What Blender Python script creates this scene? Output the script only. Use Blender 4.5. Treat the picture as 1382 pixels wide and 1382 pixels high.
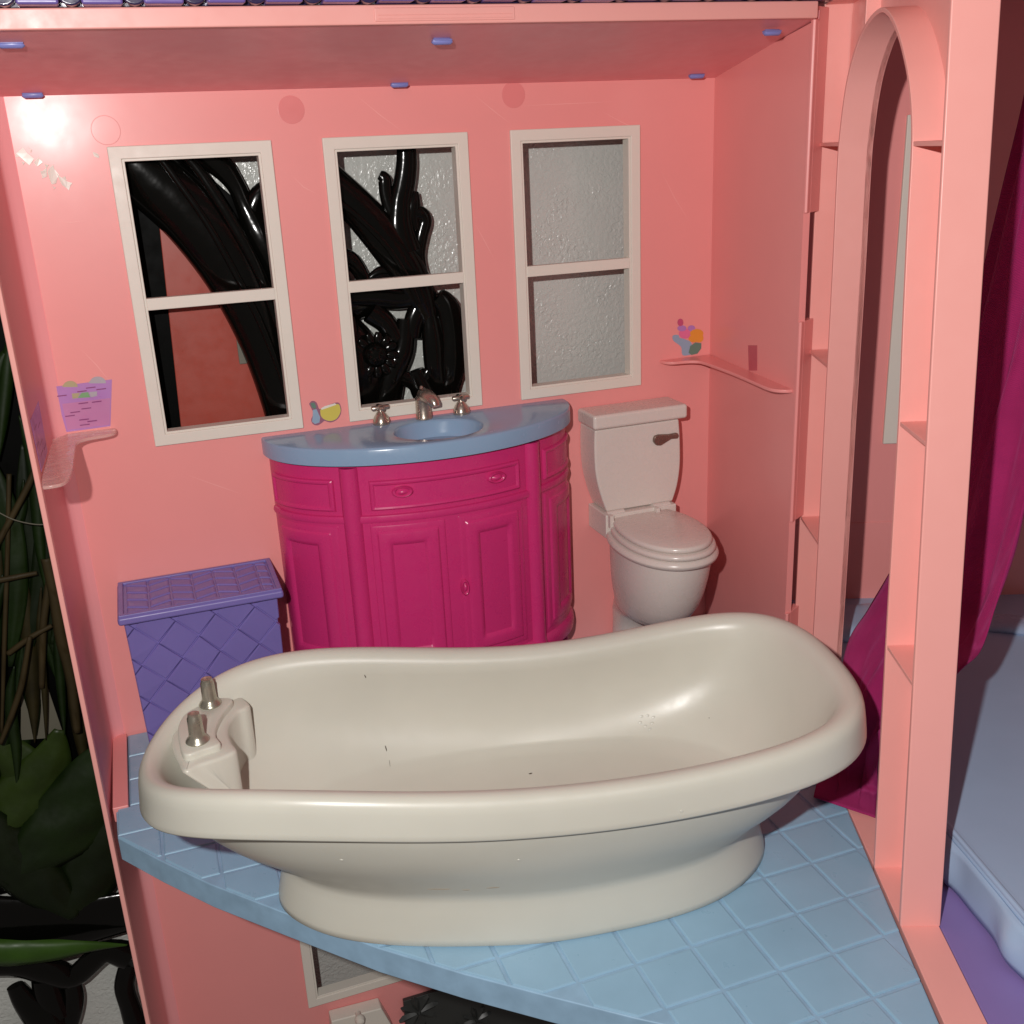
import bpy, bmesh, math, random
import numpy as np
from mathutils import Vector, Matrix
from mathutils.bvhtree import BVHTree
random.seed(7); rng = np.random.default_rng(7)
S = 0.01                       # every length below is in centimetres
PI = math.pi
scene = bpy.context.scene
for o in list(bpy.data.objects): bpy.data.objects.remove(o)

# ------------------------------------------------------------------ camera
CR = np.array([[0.9387574, -0.3416773, -0.0446231], [-0.1522332, -0.2950688, -0.9432706], [0.3091273, 0.8922953, -0.3290127]])
CAM = np.array([0.1331, -47.3118, 25.4513])
FOC = 1405.1
cd = bpy.data.cameras.new('camera'); camo = bpy.data.objects.new('camera', cd)
scene.collection.objects.link(camo); scene.camera = camo
cd.sensor_width = 36; cd.lens = 36 * FOC / 1382
cd.clip_start = 0.01; cd.clip_end = 50
M = Matrix(((CR[0][0], -CR[1][0], -CR[2][0], CAM[0]*S),
            (CR[0][1], -CR[1][1], -CR[2][1], CAM[1]*S),
            (CR[0][2], -CR[1][2], -CR[2][2], CAM[2]*S), (0, 0, 0, 1)))
camo.matrix_world = M

# ------------------------------------------------------------------ dim room and the phone's flash
w = bpy.data.worlds.new("World"); scene.world = w; w.use_nodes = True
bg = w.node_tree.nodes['Background']
bg.inputs[0].default_value = (1.0, 0.88, 0.82, 1); bg.inputs[1].default_value = 0.125
ld = bpy.data.lights.new('flash', 'POINT'); lo = bpy.data.objects.new('flash', ld)
scene.collection.objects.link(lo)
lo.location = ((CAM[0]-4.5)*S, (CAM[1]+0.3)*S, (CAM[2]+3.9)*S)
ld.shadow_soft_size = 0.35*S; ld.energy = 1.0; ld.color = (1.0, 0.975, 0.945)
ld.use_nodes = True
lt = ld.node_tree; em = lt.nodes['Emission']
fo = lt.nodes.new('ShaderNodeLightFalloff'); fo.inputs['Strength'].default_value = 7.6; fo.inputs['Smooth'].default_value = .05
lt.links.new(fo.outputs['Quadratic'], em.inputs['Strength'])
scene.view_settings.view_transform = 'Standard'; scene.view_settings.look = 'None'
scene.view_settings.exposure = 0.0; scene.view_settings.gamma = 1.0

# ------------------------------------------------------------------ pixel of the photograph -> place
def ray(x, y): return CR.T @ np.array([(x-691.)/FOC, (y-691.)/FOC, 1.])
def atY(x, y, Y=0.): d = ray(x, y); return CAM + (Y-CAM[1])/d[1]*d
def atZ(x, y, Z): d = ray(x, y); return CAM + (Z-CAM[2])/d[2]*d
HG = np.array([27.292, -9.627]); DU = np.array([-.37638, -.92647]); NV = np.array([.92647, -.37638])
def uv(u, v, z): a = HG + DU*u + NV*v; return (a[0], a[1], z)          # frame of the hinged arch panel
def atV(x, y, v): d = ray(x, y); o = HG + NV*v; s = (NV @ (o-CAM[:2]))/(NV @ d[:2]); return CAM + s*d
def atU(x, y, u): d = ray(x, y); o = HG + DU*u; s = (DU @ (o-CAM[:2]))/(DU @ d[:2]); return CAM + s*d

# ------------------------------------------------------------------ materials
def mat(name, col, rough=.4, spec=.5, metal=0., var=.05, vscale=.35, bump=.0, bscale=.3, fine=.008, coat=0., sss=0., rvar=.08, dist=1.0):
    m = bpy.data.materials.new(name); m.use_nodes = True
    nt = m.node_tree; N = nt.nodes; L = nt.links; b = N['Principled BSDF']
    b.inputs['Metallic'].default_value = metal
    b.inputs['Specular IOR Level'].default_value = spec
    b.inputs['Coat Weight'].default_value = coat; b.inputs['Coat Roughness'].default_value = .42
    if sss:
        b.inputs['Subsurface Weight'].default_value = sss; b.inputs['Subsurface Scale'].default_value = .15*S
        b.inputs['Subsurface Radius'].default_value = (1, .8, .6)
    tc = N.new('ShaderNodeTexCoord'); mp = N.new('ShaderNodeMapping'); mp.inputs['Scale'].default_value = (100, 100, 100)
    L.new(tc.outputs['Object'], mp.inputs[0])
    n1 = N.new('ShaderNodeTexNoise'); n1.inputs['Scale'].default_value = vscale; n1.inputs['Detail'].default_value = 3
    L.new(mp.outputs[0], n1.inputs['Vector'])
    mx = N.new('ShaderNodeMix'); mx.data_type = 'RGBA'
    c = np.array(col)
    mx.inputs['A'].default_value = (*np.clip(c*(1-var*1.6), 0, 1), 1); mx.inputs['B'].default_value = (*np.clip(c*(1+var*1.6), 0, 1), 1)
    L.new(n1.outputs['Fac'], mx.inputs['Factor']); L.new(mx.outputs['Result'], b.inputs['Base Color'])
    n2 = N.new('ShaderNodeTexNoise'); n2.inputs['Scale'].default_value = 1.7; n2.inputs['Detail'].default_value = 6
    L.new(mp.outputs[0], n2.inputs['Vector'])
    mr = N.new('ShaderNodeMapRange'); mr.inputs[1].default_value = .3; mr.inputs[2].default_value = .7
    mr.inputs[3].default_value = max(.02, rough-rvar); mr.inputs[4].default_value = rough+rvar
    L.new(n2.outputs['Fac'], mr.inputs[0]); L.new(mr.outputs[0], b.inputs['Roughness'])
    last = None
    if bump:
        nb = N.new('ShaderNodeTexNoise'); nb.inputs['Scale'].default_value = bscale; nb.inputs['Detail'].default_value = 2
        L.new(mp.outputs[0], nb.inputs['Vector'])
        bp = N.new('ShaderNodeBump'); bp.inputs['Strength'].default_value = bump; bp.inputs['Distance'].default_value = dist*S
        L.new(nb.outputs['Fac'], bp.inputs['Height']); last = bp
    if fine:
        nf = N.new('ShaderNodeTexNoise'); nf.inputs['Scale'].default_value = 22; nf.inputs['Detail'].default_value = 3
        L.new(mp.outputs[0], nf.inputs['Vector'])
        bf = N.new('ShaderNodeBump'); bf.inputs['Strength'].default_value = fine*4; bf.inputs['Distance'].default_value = .01*S
        L.new(nf.outputs['Fac'], bf.inputs['Height'])
        if last: L.new(last.outputs[0], bf.inputs['Normal'])
        last = bf
    if last: L.new(last.outputs[0], b.inputs['Normal'])
    return m
PINK = (.84, .31, .295)
m_wall = mat('salmon_wall_plastic', PINK, .20, .10, var=.02, coat=.7, bump=.20, bscale=.22, dist=.12, rvar=.02, fine=.006)
m_scr = mat('pale_scratch', (.90, .42, .39), .5, .4, var=.02, fine=0)
m_side = mat('salmon_side_plastic', (.90, .36, .37), .45, .4, var=.01, fine=0, rvar=0)
m_post = mat('salmon_frame_plastic', (.86, .38, .34), .38, .5, var=.02, bump=.1, bscale=.3, dist=.1)
m_pinkc = mat('salmon_ceiling_plastic', (.92, .37, .39), .40, .4, var=.05, bump=.12, bscale=.25, dist=.1)
m_low = mat('salmon_lower_wall', (.78, .24, .24), .35, .5, var=.04, bump=.3, bscale=.25, dist=.1)
m_tub = mat('cream_tub_plastic', (.60, .58, .505), .34, .5, var=.06, vscale=.25, bump=.05, bscale=.6, dist=.05, sss=.12, rvar=.05)
m_white = mat('cream_window_plastic', (.74, .68, .60), .42, .4, var=.02)
m_toil = mat('toilet_plastic', (.70, .62, .57), .28, .5, var=.02, sss=.08)
m_blue = mat('blue_floor_plastic', (.27, .44, .585), .34, .5, var=.06, vscale=.5, bump=.08, bscale=.5, dist=.05)
m_grout = mat('blue_groove_plastic', (.27, .42, .57), .45, .4, var=.16, vscale=1.2)
m_counter = mat('blue_counter_plastic', (.25, .37, .53), .20, .5, var=.03, bump=.05, bscale=.5, dist=.05)
m_mag = mat('magenta_cabinet_plastic', (.60, .03, .17), .30, .5, var=.03, bump=.1, bscale=.6, dist=.05)
m_pur = mat('purple_hamper_plastic', (.19, .15, .42), .38, .45, var=.05)
m_roof = mat('purple_roof_plastic', (.16, .11, .36), .25, .5, var=.05)
m_rdark = mat('dark_roof_plastic', (.03, .02, .07), .2, .5, var=.05)
m_peg = mat('lavender_peg_plastic', (.22, .24, .56), .35, .5, var=.05)
m_silver = mat('worn_silver_plating', (.48, .40, .34), .26, .5, metal=.85, var=.14, vscale=4, bump=.3, bscale=4, dist=.03)
m_grey = mat('grey_knob_plating', (.42, .39, .32), .30, .5, metal=.75, var=.22, vscale=3, bump=.4, bscale=5, dist=.03)
m_black = mat('gloss_black_lacquer', (.0025, .0025, .002), .13, .28, var=.1, rvar=.02, bump=.1, bscale=1.5, dist=.12)
m_pane = mat('dark_mirror_pane', (.0012, .0012, .001), .5, .05, var=.2)
m_refl = mat('red_panel_plastic', (.36, .065, .045), .35, .4, var=.06, bump=.2, bscale=.3, dist=.1)  # reflection of the pink house back, painted as a plain red
m_plate = mat('grey_plate', (.16, .15, .12), .6, .3, var=.05)
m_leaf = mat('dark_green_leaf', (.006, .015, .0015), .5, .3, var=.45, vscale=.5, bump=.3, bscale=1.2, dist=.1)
m_leafb = mat('dry_stem', (.035, .024, .009), .6, .2, var=.4, vscale=.6)
m_pale = mat('pale_card', (.13, .12, .09), .8, .2, var=.1)  # tone of the painted pale reflection, also used on the wire
m_bedfl = mat('purple_floor_plastic', (.24, .17, .42), .38, .5, var=.04)
m_bed = mat('periwinkle_bed_plastic', (.36, .48, .66), .36, .5, var=.04, bump=.15, bscale=.5, dist=.08)
m_pillow = mat('pale_blue_foil', (.34, .42, .58), .25, .5, var=.1, bump=.4, bscale=1.2, dist=.1)
m_mark = mat('brown_scuff', (.06, .035, .02), .7, .2, var=.3)
m_stain = mat('soft_brown_stain', (.33, .26, .18), .6, .2, var=.2)
m_paint = mat('chipped_white_film', (.85, .78, .70), .35, .5, var=.1)
m_grate = mat('dark_grey_embossed', (.03, .032, .03), .35, .5, var=.2)
def flat(name, col, rough=.35): return mat(name, col, rough, .5, var=.04, fine=0)

# textured plaster wall behind the windows
def plaster():
    m = mat('orange_peel_plaster', (.56, .57, .535), .24, .8, var=.03, fine=0)
    nt = m.node_tree; N = nt.nodes; L = nt.links; b = N['Principled BSDF']; mp = [n for n in N if n.type == 'MAPPING'][0]
    v = N.new('ShaderNodeTexNoise'); v.inputs['Scale'].default_value = 4.6; v.inputs['Detail'].default_value = 2.5; v.inputs['Distortion'].default_value = .6
    L.new(mp.outputs[0], v.inputs['Vector'])
    r = N.new('ShaderNodeMapRange'); r.inputs[1].default_value = .35; r.inputs[2].default_value = .7
    L.new(v.outputs['Fac'], r.inputs[0])
    bp = N.new('ShaderNodeBump'); bp.inputs['Strength'].default_value = 1.0; bp.inputs['Distance'].default_value = .038*S
    lf = N.new('ShaderNodeTexNoise'); lf.inputs['Scale'].default_value = .45; L.new(mp.outputs[0], lf.inputs['Vector'])
    lm_ = N.new('ShaderNodeMapRange'); lm_.inputs[1].default_value = .35; lm_.inputs[2].default_value = .65; lm_.inputs[3].default_value = .35; lm_.inputs[4].default_value = 1.0
    L.new(lf.outputs['Fac'], lm_.inputs[0]); L.new(lm_.outputs[0], bp.inputs['Strength']); L.new(r.outputs[0], bp.inputs['Height']); L.new(bp.outputs[0], b.inputs['Normal'])
    return m
m_plaster = plaster()
def clear_plastic():
    m = bpy.data.materials.new('clear_pink_plastic'); m.use_nodes = True
    b = m.node_tree.nodes['Principled BSDF']
    b.inputs['Base Color'].default_value = (.95, .62, .56, 1); b.inputs['Roughness'].default_value = .16
    b.inputs['Alpha'].default_value = .42
    nt = m.node_tree; n = nt.nodes.new('ShaderNodeTexNoise'); n.inputs['Scale'].default_value = 160
    tc = nt.nodes.new('ShaderNodeTexCoord'); nt.links.new(tc.outputs['Object'], n.inputs['Vector'])
    bp = nt.nodes.new('ShaderNodeBump'); bp.inputs['Strength'].default_value = .7; bp.inputs['Distance'].default_value = .1*S
    nt.links.new(n.outputs['Fac'], bp.inputs['Height']); nt.links.new(bp.outputs[0], b.inputs['Normal'])
    return m
m_clear = clear_plastic()
def fabric():
    m = mat('sheer_magenta_mesh', (.38, .018, .125), .75, .2, var=.12, vscale=.8, fine=0)
    nt = m.node_tree; N = nt.nodes; L = nt.links; b = N['Principled BSDF']
    b.inputs['Sheen Weight'].default_value = .35; b.inputs['Sheen Tint'].default_value = (1, .2, .6, 1)
    b.inputs['Alpha'].default_value = .93
    uvn = N.new('ShaderNodeUVMap')
    wv = N.new('ShaderNodeTexWave'); wv.inputs['Scale'].default_value = 60; wv.bands_direction = 'Y'; wv.inputs['Distortion'].default_value = .6
    L.new(uvn.outputs[0], wv.inputs['Vector'])
    bp = N.new('ShaderNodeBump'); bp.inputs['Strength'].default_value = .6; bp.inputs['Distance'].default_value = .03*S
    L.new(wv.outputs['Fac'], bp.inputs['Height']); L.new(bp.outputs[0], b.inputs['Normal'])
    return m
m_fab = fabric()

# ------------------------------------------------------------------ object helpers
def link(o): scene.collection.objects.link(o); return o
def base(o):
    while o.parent: o = o.parent
    return o
def mesh(name, V, F, m, parent=None, smooth=True, angle=35, bevel=0, seg=2, uvs=None):
    me = bpy.data.meshes.new(name)
    V = np.asarray(V, float)*S
    me.from_pydata(V.tolist(), [], [list(map(int, f)) for f in F])
    if uvs is not None:
        ul = me.uv_layers.new(name='UVMap')
        for lp in me.loops: ul.data[lp.index].uv = uvs[lp.vertex_index]
    bm = bmesh.new(); bm.from_mesh(me); bmesh.ops.recalc_face_normals(bm, faces=bm.faces); bm.to_mesh(me); bm.free()
    if smooth:
        me.polygons.foreach_set('use_smooth', [True]*len(me.polygons))
        if not bevel: me.set_sharp_from_angle(angle=math.radians(angle))
    me.materials.append(m)
    o = link(bpy.data.objects.new(name, me))
    if bevel:
        b = o.modifiers.new('bevel', 'BEVEL'); b.width = bevel*S; b.segments = seg; b.limit_method = 'ANGLE'
        b.angle_limit = math.radians(30); b.harden_normals = True
    if parent: put(o, parent)
    return o
def put(o, parent):
    o.parent = parent
    l = Vector((0, 0, 0)); q = parent
    while q: l += q.location; q = q.parent
    if parent.parent is None: o.matrix_parent_inverse = Matrix.Translation(-parent.location)
    return o
def thing(name, loc, label, cat, group=None):
    o = link(bpy.data.objects.new(name, None)); o.location = Vector(loc)*S; o.empty_display_size = .01
    o['label'] = label; o['category'] = cat
    if group: o['group'] = group
    return o
def tag(o, label, cat, group=None, kind=None):
    o['label'] = label; o['category'] = cat
    if group: o['group'] = group
    if kind: o['kind'] = kind
    return o
def struct(o, label): o['kind'] = 'structure'; o['label'] = label; return o
def boxv(x0, x1, y0, y1, z0, z1):
    V = [(x, y, z) for x in (x0, x1) for y in (y0, y1) for z in (z0, z1)]
    F = [(0,1,3,2), (4,6,7,5), (0,4,5,1), (2,3,7,6), (0,2,6,4), (1,5,7,3)]
    return V, F
def box(name, b, m, parent=None, bevel=.06, seg=2): V, F = boxv(*b); return mesh(name, V, F, m, parent, bevel=bevel, seg=seg)
def join(*vf):
    V = []; F = []
    for v, f in vf:
        n = len(V); V += list(map(tuple, v)); F += [tuple(i+n for i in q) for q in f]
    return V, F
def prismv(poly, fn, a, b):
    n = len(poly)
    V = [fn(p[0], p[1], a) for p in poly] + [fn(p[0], p[1], b) for p in poly]
    F = [tuple(range(n)), tuple(range(2*n-1, n-1, -1))] + [(i, (i+1) % n, n+(i+1) % n, n+i) for i in range(n)]
    return V, F
def prism(name, poly, fn, a, b, m, parent=None, bevel=.05, seg=2): V, F = prismv(poly, fn, a, b); return mesh(name, V, F, m, parent, bevel=bevel, seg=seg)
XY = lambda a, b, c: (a, b, c)
XZ = lambda a, b, c: (a, c, b)
def loftv(rings, cap0=True, cap1=True):
    n = len(rings[0]); V = [tuple(p) for r in rings for p in r]; F = []
    for k in range(len(rings)-1):
        for i in range(n):
            j = (i+1) % n; F.append((k*n+i, k*n+j, (k+1)*n+j, (k+1)*n+i))
    if cap0: F.append(tuple(range(n)))
    if cap1: F.append(tuple((len(rings)-1)*n+i for i in range(n-1, -1, -1)))
    return V, F
def lathev(c, prof, n=28, axis='z', sx=1, sy=1):
    R = []
    for r, h in prof:
        ring = []
        for i in range(n):
            a = 2*PI*i/n; x, y = r*sx*math.cos(a), r*sy*math.sin(a)
            ring.append((c[0]+x, c[1]+y, c[2]+h) if axis == 'z' else (c[0]+x, c[1]+h, c[2]+y))
        R.append(ring)
    return loftv(R)
def tubev(pts, rad, n=12, sq=(1, 1), close=True, up=(0, 1, 0)):
    """swept tube; sq squashes the section (in-plane, along 'up')"""
    P = np.array(pts, float); R = []
    upv = np.array(up, float)
    for i in range(len(P)):
        t = P[min(i+1, len(P)-1)]-P[max(i-1, 0)]; t /= np.linalg.norm(t)+1e-9
        s = np.cross(t, upv); s /= np.linalg.norm(s)+1e-9; q = np.cross(s, t)
        r = rad[i] if hasattr(rad, '__len__') else rad
        R.append([P[i]+s*r*sq[0]*math.cos(2*PI*k/n)+q*r*sq[1]*math.sin(2*PI*k/n) for k in range(n)])
    return loftv(R)
def smoothpts(pts, k=6):
    """Catmull-Rom through rows of any width"""
    P = np.array(pts, float); out = []
    for i in range(len(P)-1):
        a, b, c, d = P[max(i-1, 0)], P[i], P[i+1], P[min(i+2, len(P)-1)]
        for j in range(k):
            t = j/k; out.append(.5*((2*b)+(c-a)*t+(2*a-5*b+4*c-d)*t*t+(3*b-a-3*c+d)*t**3))
    out.append(P[-1]); return np.array(out)
def clip(poly, clipper):
    """convex clip of poly by ccw clipper"""
    out = [tuple(p) for p in poly]
    for i in range(len(clipper)):
        a = clipper[i]; b = clipper[(i+1) % len(clipper)]
        ins = lambda p: (b[0]-a[0])*(p[1]-a[1])-(b[1]-a[1])*(p[0]-a[0]) >= -1e-9
        res = []
        for j in range(len(out)):
            p, q = out[j-1], out[j]; ip, iq = ins(p), ins(q)
            if ip != iq:
                d1 = (b[0]-a[0])*(p[1]-a[1])-(b[1]-a[1])*(p[0]-a[0]); d2 = (b[0]-a[0])*(q[1]-a[1])-(b[1]-a[1])*(q[0]-a[0])
                t = d1/(d1-d2); res.append((p[0]+(q[0]-p[0])*t, p[1]+(q[1]-p[1])*t))
            if iq: res.append(q)
        out = res
        if len(out) < 3: return []
    r = []
    for p in out:
        if not r or math.hypot(p[0]-r[-1][0], p[1]-r[-1][1]) > .02: r.append(p)
    if len(r) > 2 and math.hypot(r[0][0]-r[-1][0], r[0][1]-r[-1][1]) < .02: r.pop()
    return r if len(r) > 2 else []
def area(p): return .5*sum(p[i-1][0]*p[i][1]-p[i][0]*p[i-1][1] for i in range(len(p)))
def inset(poly, d):
    n = len(poly); out = []
    for i in range(n):
        a, b, c = map(np.array, (poly[i-1], poly[i], poly[(i+1) % n]))
        e1 = b-a; e2 = c-b; e1 = e1/np.linalg.norm(e1); e2 = e2/np.linalg.norm(e2)
        n1 = np.array([-e1[1], e1[0]]); n2 = np.array([-e2[1], e2[0]]); k = n1+n2; l = max(k@k, .4)
        out.append(tuple(b+k*(2*d/l)))
    return out
def piecev(poly, fn, h0, h1, ins):
    """raised piece on a flat polygon: foot at h0, bevelled top at h1"""
    top = inset(poly, ins); n = len(poly)
    mid = inset(poly, ins*.35)
    return loftv([[fn(p[0], p[1], h0) for p in poly], [fn(p[0], p[1], h0+(h1-h0)*.75) for p in mid], [fn(p[0], p[1], h1) for p in top]])

# ================================================================== the room's shell
ZT, ZB, SL = 28.23, -24.0, .136           # ceiling at the back wall, foot of the lower storey, slope of the ceiling
WX = (0., 8.69, 17.25); WW, WZ0, WZ1 = 6.54, 13.76, 26.26
# back wall with three real openings (and the one of the lower storey)
def wallv(x0, x1, z0, z1, holes, y0=0., y1=.35):
    xs = sorted({x0, x1, *[h[0] for h in holes], *[h[1] for h in holes]}); zs = sorted({z0, z1, *[h[2] for h in holes], *[h[3] for h in holes]})
    inh = lambda i, k: any(h[0] <= (xs[i]+xs[i+1])/2 <= h[1] and h[2] <= (zs[k]+zs[k+1])/2 <= h[3] for h in holes)
    V = [(x, y, z) for y in (y0, y1) for x in xs for z in zs]; nx, nz = len(xs), len(zs); F = []
    q = lambda y, i, k: y*nx*nz+i*nz+k
    for i in range(nx-1):
        for k in range(nz-1):
            if inh(i, k): continue
            for y in (0, 1): F.append((q(y,i,k), q(y,i+1,k), q(y,i+1,k+1), q(y,i,k+1)))
            for (a, b, c, d) in ((i, k, i+1, k), (i, k+1, i+1, k+1)):
                kk = k-1 if b == k else k+1
                if kk < 0 or kk >= nz-1 or inh(i, kk): F.append((q(0,a,b), q(0,c,d), q(1,c,d), q(1,a,b)))
            for (a, ii) in ((i, i-1), (i+1, i+1)):
                if ii < 0 or ii >= nx-1 or inh(ii, k): F.append((q(0,a,k), q(0,a,k+1), q(1,a,k+1), q(1,a,k)))
    return V, F
holes = [(x+.5, x+WW-.5, WZ0+.5, WZ1-.5) for x in WX] + [(3.7, 9.3, -18.4, -6.5)]
XL, XR = -3.43, 27.83
back = struct(mesh('back_wall', *wallv(XL, XR, ZB, ZT+.6, holes), m_wall, smooth=False), 'glossy salmon pink plastic back wall of the toy bathroom')
m_disc = mat('dull_mould_mark', (.76, .24, .235), .35, .3, var=.02, fine=0)
for (x, z) in ((.08, 26.88), (7.54, 27.42), (17.53, 27.74)):           # moulding discs
    R = .56
    mesh('moulding_disc', *lathev((x, -.001, z), [(0.02, 0), (R-.03, -.0), (R, .02)] if 0 else [(R, .05), (R, -.004), (R-.02, -.009), (.02, -.009)], 36, 'y'), m_wall if x < 1 else m_disc, back, angle=10)
for (xa, ya, xb, yb) in ((77, 299, 117, 297), (480, 128, 544, 178), (640, 128, 690, 168), (700, 143, 832, 137), (812, 150, 868, 178), (395, 238, 428, 262), (640, 300, 668, 352), (892, 230, 931, 300), (108, 470, 152, 520), (250, 640, 330, 668), (470, 112, 508, 116)):
    a, b = atY(xa, ya), atY(xb, yb); d = np.array([b[0]-a[0], b[2]-a[2]]); l = np.linalg.norm(d); n_ = np.array([-d[1], d[0]])/l*.012; m_ = (a+b)/2+np.array([random.uniform(-.08, .08), 0, random.uniform(-.08, .08)])
    pts = [(a[0], a[2]), (m_[0]+n_[0], m_[2]+n_[1]), (b[0], b[2]), (m_[0]-n_[0], m_[2]-n_[1])]
    mesh('scratch', *prismv(pts, XZ, -.003, .01), m_scr, back, smooth=False)
# left fold: chamfer, side, rim
def sheetv(plan, z0, z1, th=.25, side=1):
    """vertical sheet following a plan polyline, thickness to its left"""
    P = np.array(plan, float); N = []
    for i in range(len(P)):
        t = P[min(i+1, len(P)-1)]-P[max(i-1, 0)]; t /= np.linalg.norm(t); N.append((-t[1]*side, t[0]*side))
    Q = P+np.array(N)*th; poly = [*map(tuple, P), *map(tuple, Q[::-1])]
    z0 = z0 if callable(z0) else (lambda x, y, v=z0: v); z1 = z1 if callable(z1) else (lambda x, y, v=z1: v)
    n = len(poly); V = [(x, y, z0(x, y)) for x, y in poly]+[(x, y, z1(x, y)) for x, y in poly]; F = []
    k = len(P)
    for i in range(k-1):
        F.append((i, i+1, n-2-i, n-1-i)); F.append((n+i, n+i+1, 2*n-2-i, 2*n-1-i))
    F += [(i, (i+1) % n, n+(i+1) % n, n+i) for i in range(n)]
    return V, F
ceilz = lambda x, y: ZT - SL*y + .12
lw = struct(mesh('left_wall', *sheetv([(-3.38, .06), (-3.5, .0), (-3.7, -.10), (-3.88, -.22), (-3.97, -.34), (-4.0, -.6), (-4.12, -6.75)], ZB, ceilz, .22, -1), m_side, angle=60), 'narrow folded left wall of the toy bathroom')
rim = mesh('rim', *sheetv([(-4.10, -6.74), (-4.14, -7.02)], ZB, ceilz, .20, -1), m_post, lw, bevel=.05)
box('ledge', (-4.0, -3.36, -6.3, -.05, -.6, .10), m_wall, lw, bevel=.05)
# right wall, leaning slightly inward towards the viewer, with its front flange and the two hinge slots
rwp = [(27.83, .0), (26.72, -9.25)]
rw = struct(mesh('right_wall', *sheetv(rwp, -1.0, ceilz, .3, 1), m_wall, smooth=False), 'salmon pink right side wall of the toy bathroom')
zslot = [(-1.0, 4.2), (8.8, 17.9), (22.4, 30.2)]
for a, b in zslot: prism('hinge_flange', [(26.70, -9.20), (26.69, -9.36), (26.78, -9.42), (27.80, -8.80), (27.70, -8.45), (26.95, -8.95)], XY, a, b, m_wall, rw, bevel=.03)
mesh('moulding_disc', *lathev((27.72, -.9, 27.35), [(.5, .0), (.48, .02), (.02, .02)], 30, 'y'), m_wall, rw) if 0 else None
# ceiling, fascia, roof
def ceilv(x0, x1, y0, y1, th):
    V = [(min(x, 26.9-.1*y*0 if y < -5 else 99), y, ZT - SL*y + (x+2.4)*.0065*(-y/9.8) + dz) for x in (x0, x1) for y in (y0, y1) for dz in (0, th)]
    return V, [(0,1,3,2), (4,6,7,5), (0,4,5,1), (2,3,7,6), (0,2,6,4), (1,5,7,3)]
ce = struct(mesh('ceiling', *ceilv(-9, 28.4, -9.45, .3, .3), m_pinkc, smooth=False), 'dusky pink sloping ceiling of the toy bathroom')
def strip(x0, x1, y0, y1, za, zb):      # follows the slight fall of the front lip
    V = []
    for x in (x0, x1):
        d = (x+2.4)*.0065
        V += [(x, y0, za+d), (x, y0, zb+d), (x, y1, za+d), (x, y1, zb+d)]
    return V, [(0,1,3,2), (4,6,7,5), (0,4,5,1), (2,3,7,6), (0,2,6,4), (1,5,7,3)]
fa = mesh('fascia', *strip(-9, 26.6, -9.80, -9.40, 29.50, 30.12), m_post, ce, bevel=.06)
mesh('inset_panel', *strip(9.1, 14.1, -9.83, -9.7, 29.60, 30.02), m_post, fa, bevel=.03)
mesh('raised_line', *strip(9.2, 14.0, -9.845, -9.81, 29.66, 29.69), m_post, fa, bevel=.01)
mesh('raised_line', *strip(9.2, 14.0, -9.845, -9.81, 29.78, 29.80), m_post, fa, bevel=.01)
for (x, y) in ((-2.3, -8.1), (12.0, -7.8), (25.4, -8.5), (-2.35, -.45), (12.15, -.6), (26.4, -.8)):
    zz = ZT-SL*y
    mesh('roof_peg', *tubev([(x-.36, y, zz-.02), (x-.31, y, zz-.05), (x+.29, y, zz-.05), (x+.34, y, zz-.02)], [.10, .125, .125, .10], 12, (1, 1)), m_peg, ce, angle=50)
    box('peg_collar', (x-.38, x+.36, y-.15, y+.15, zz-.04, zz+.02), m_peg, ce, bevel=.03)
roof = mesh('roof', *strip(-9, 27.4, -9.7, 1.2, 30.14, 31.2), m_rdark); tag(roof, 'purple scalloped toy roof edge along the top of the room', 'roof')
for i in range(20):
    x = -8.6+1.84*i+random.uniform(-.04, .04); d = (x+2.4)*.0065; z = 30.26+d
    mesh('roof_tile', *join(boxv(x-.62, x+.58, -10.35, -9.6, z-.12+random.uniform(-.02, .02), z+.75)), m_roof, roof, bevel=.08)
    a = [(x+.92+.36*math.cos(t), z+.16+.30*math.sin(t)) for t in np.linspace(0, 2*PI, 17)[:-1]]
    mesh('barrel_tile', *prismv(a, XZ, -10.2, -9.5), m_rdark, roof, bevel=.06)
# ------------------------------------------------------------------ windows
wlab = ['leftmost cream sash window, red panel and black frame arc behind it', 'middle cream sash window, black carved scrolls and flower behind it', 'rightmost cream sash window, only textured grey plaster behind it']
def ringv(x0, x1, z0, z1, wd, y0, y1):
    o = [(x0, z0), (x1, z0), (x1, z1), (x0, z1)]; i = [(x0+wd, z0+wd), (x1-wd, z0+wd), (x1-wd, z1-wd), (x0+wd, z1-wd)]
    R = [[(a, y1, b) for a, b in o], [(a, y0, b) for a, b in o], [(a, y0, b) for a, b in i], [(a, y1, b) for a, b in i]]
    V, F = loftv(R, False, False); F += [(12+k, 12+(k+1) % 4, (k+1) % 4, k) for k in range(4)]
    return V, F
for x, lab in zip(WX, wlab):
    t = thing('window', (x+WW/2, 0, WZ0), lab, 'window', 'cream sash windows in the back wall')
    mesh('frame', *ringv(x, x+WW, WZ0, WZ1, .50, -.16, .0), m_white, t, bevel=.04)
    mesh('inner_frame', *ringv(x+.47, x+WW-.47, WZ0+.47, WZ1-.47, .13, -.10, .55), m_white, t, bevel=.025)
    box('sash_bar', (x+.58, x+WW-.58, -.12, .25, 19.66, 20.16), m_white, t, bevel=.03)
x = 3.2; t = thing('window', (x+3.3, 0, -19), 'cream window low on the wall beneath the blue floor', 'window')
mesh('frame', *ringv(x, x+WW, -18.95, -6.0, .50, -.16, 0), m_white, t, bevel=.04)
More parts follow.
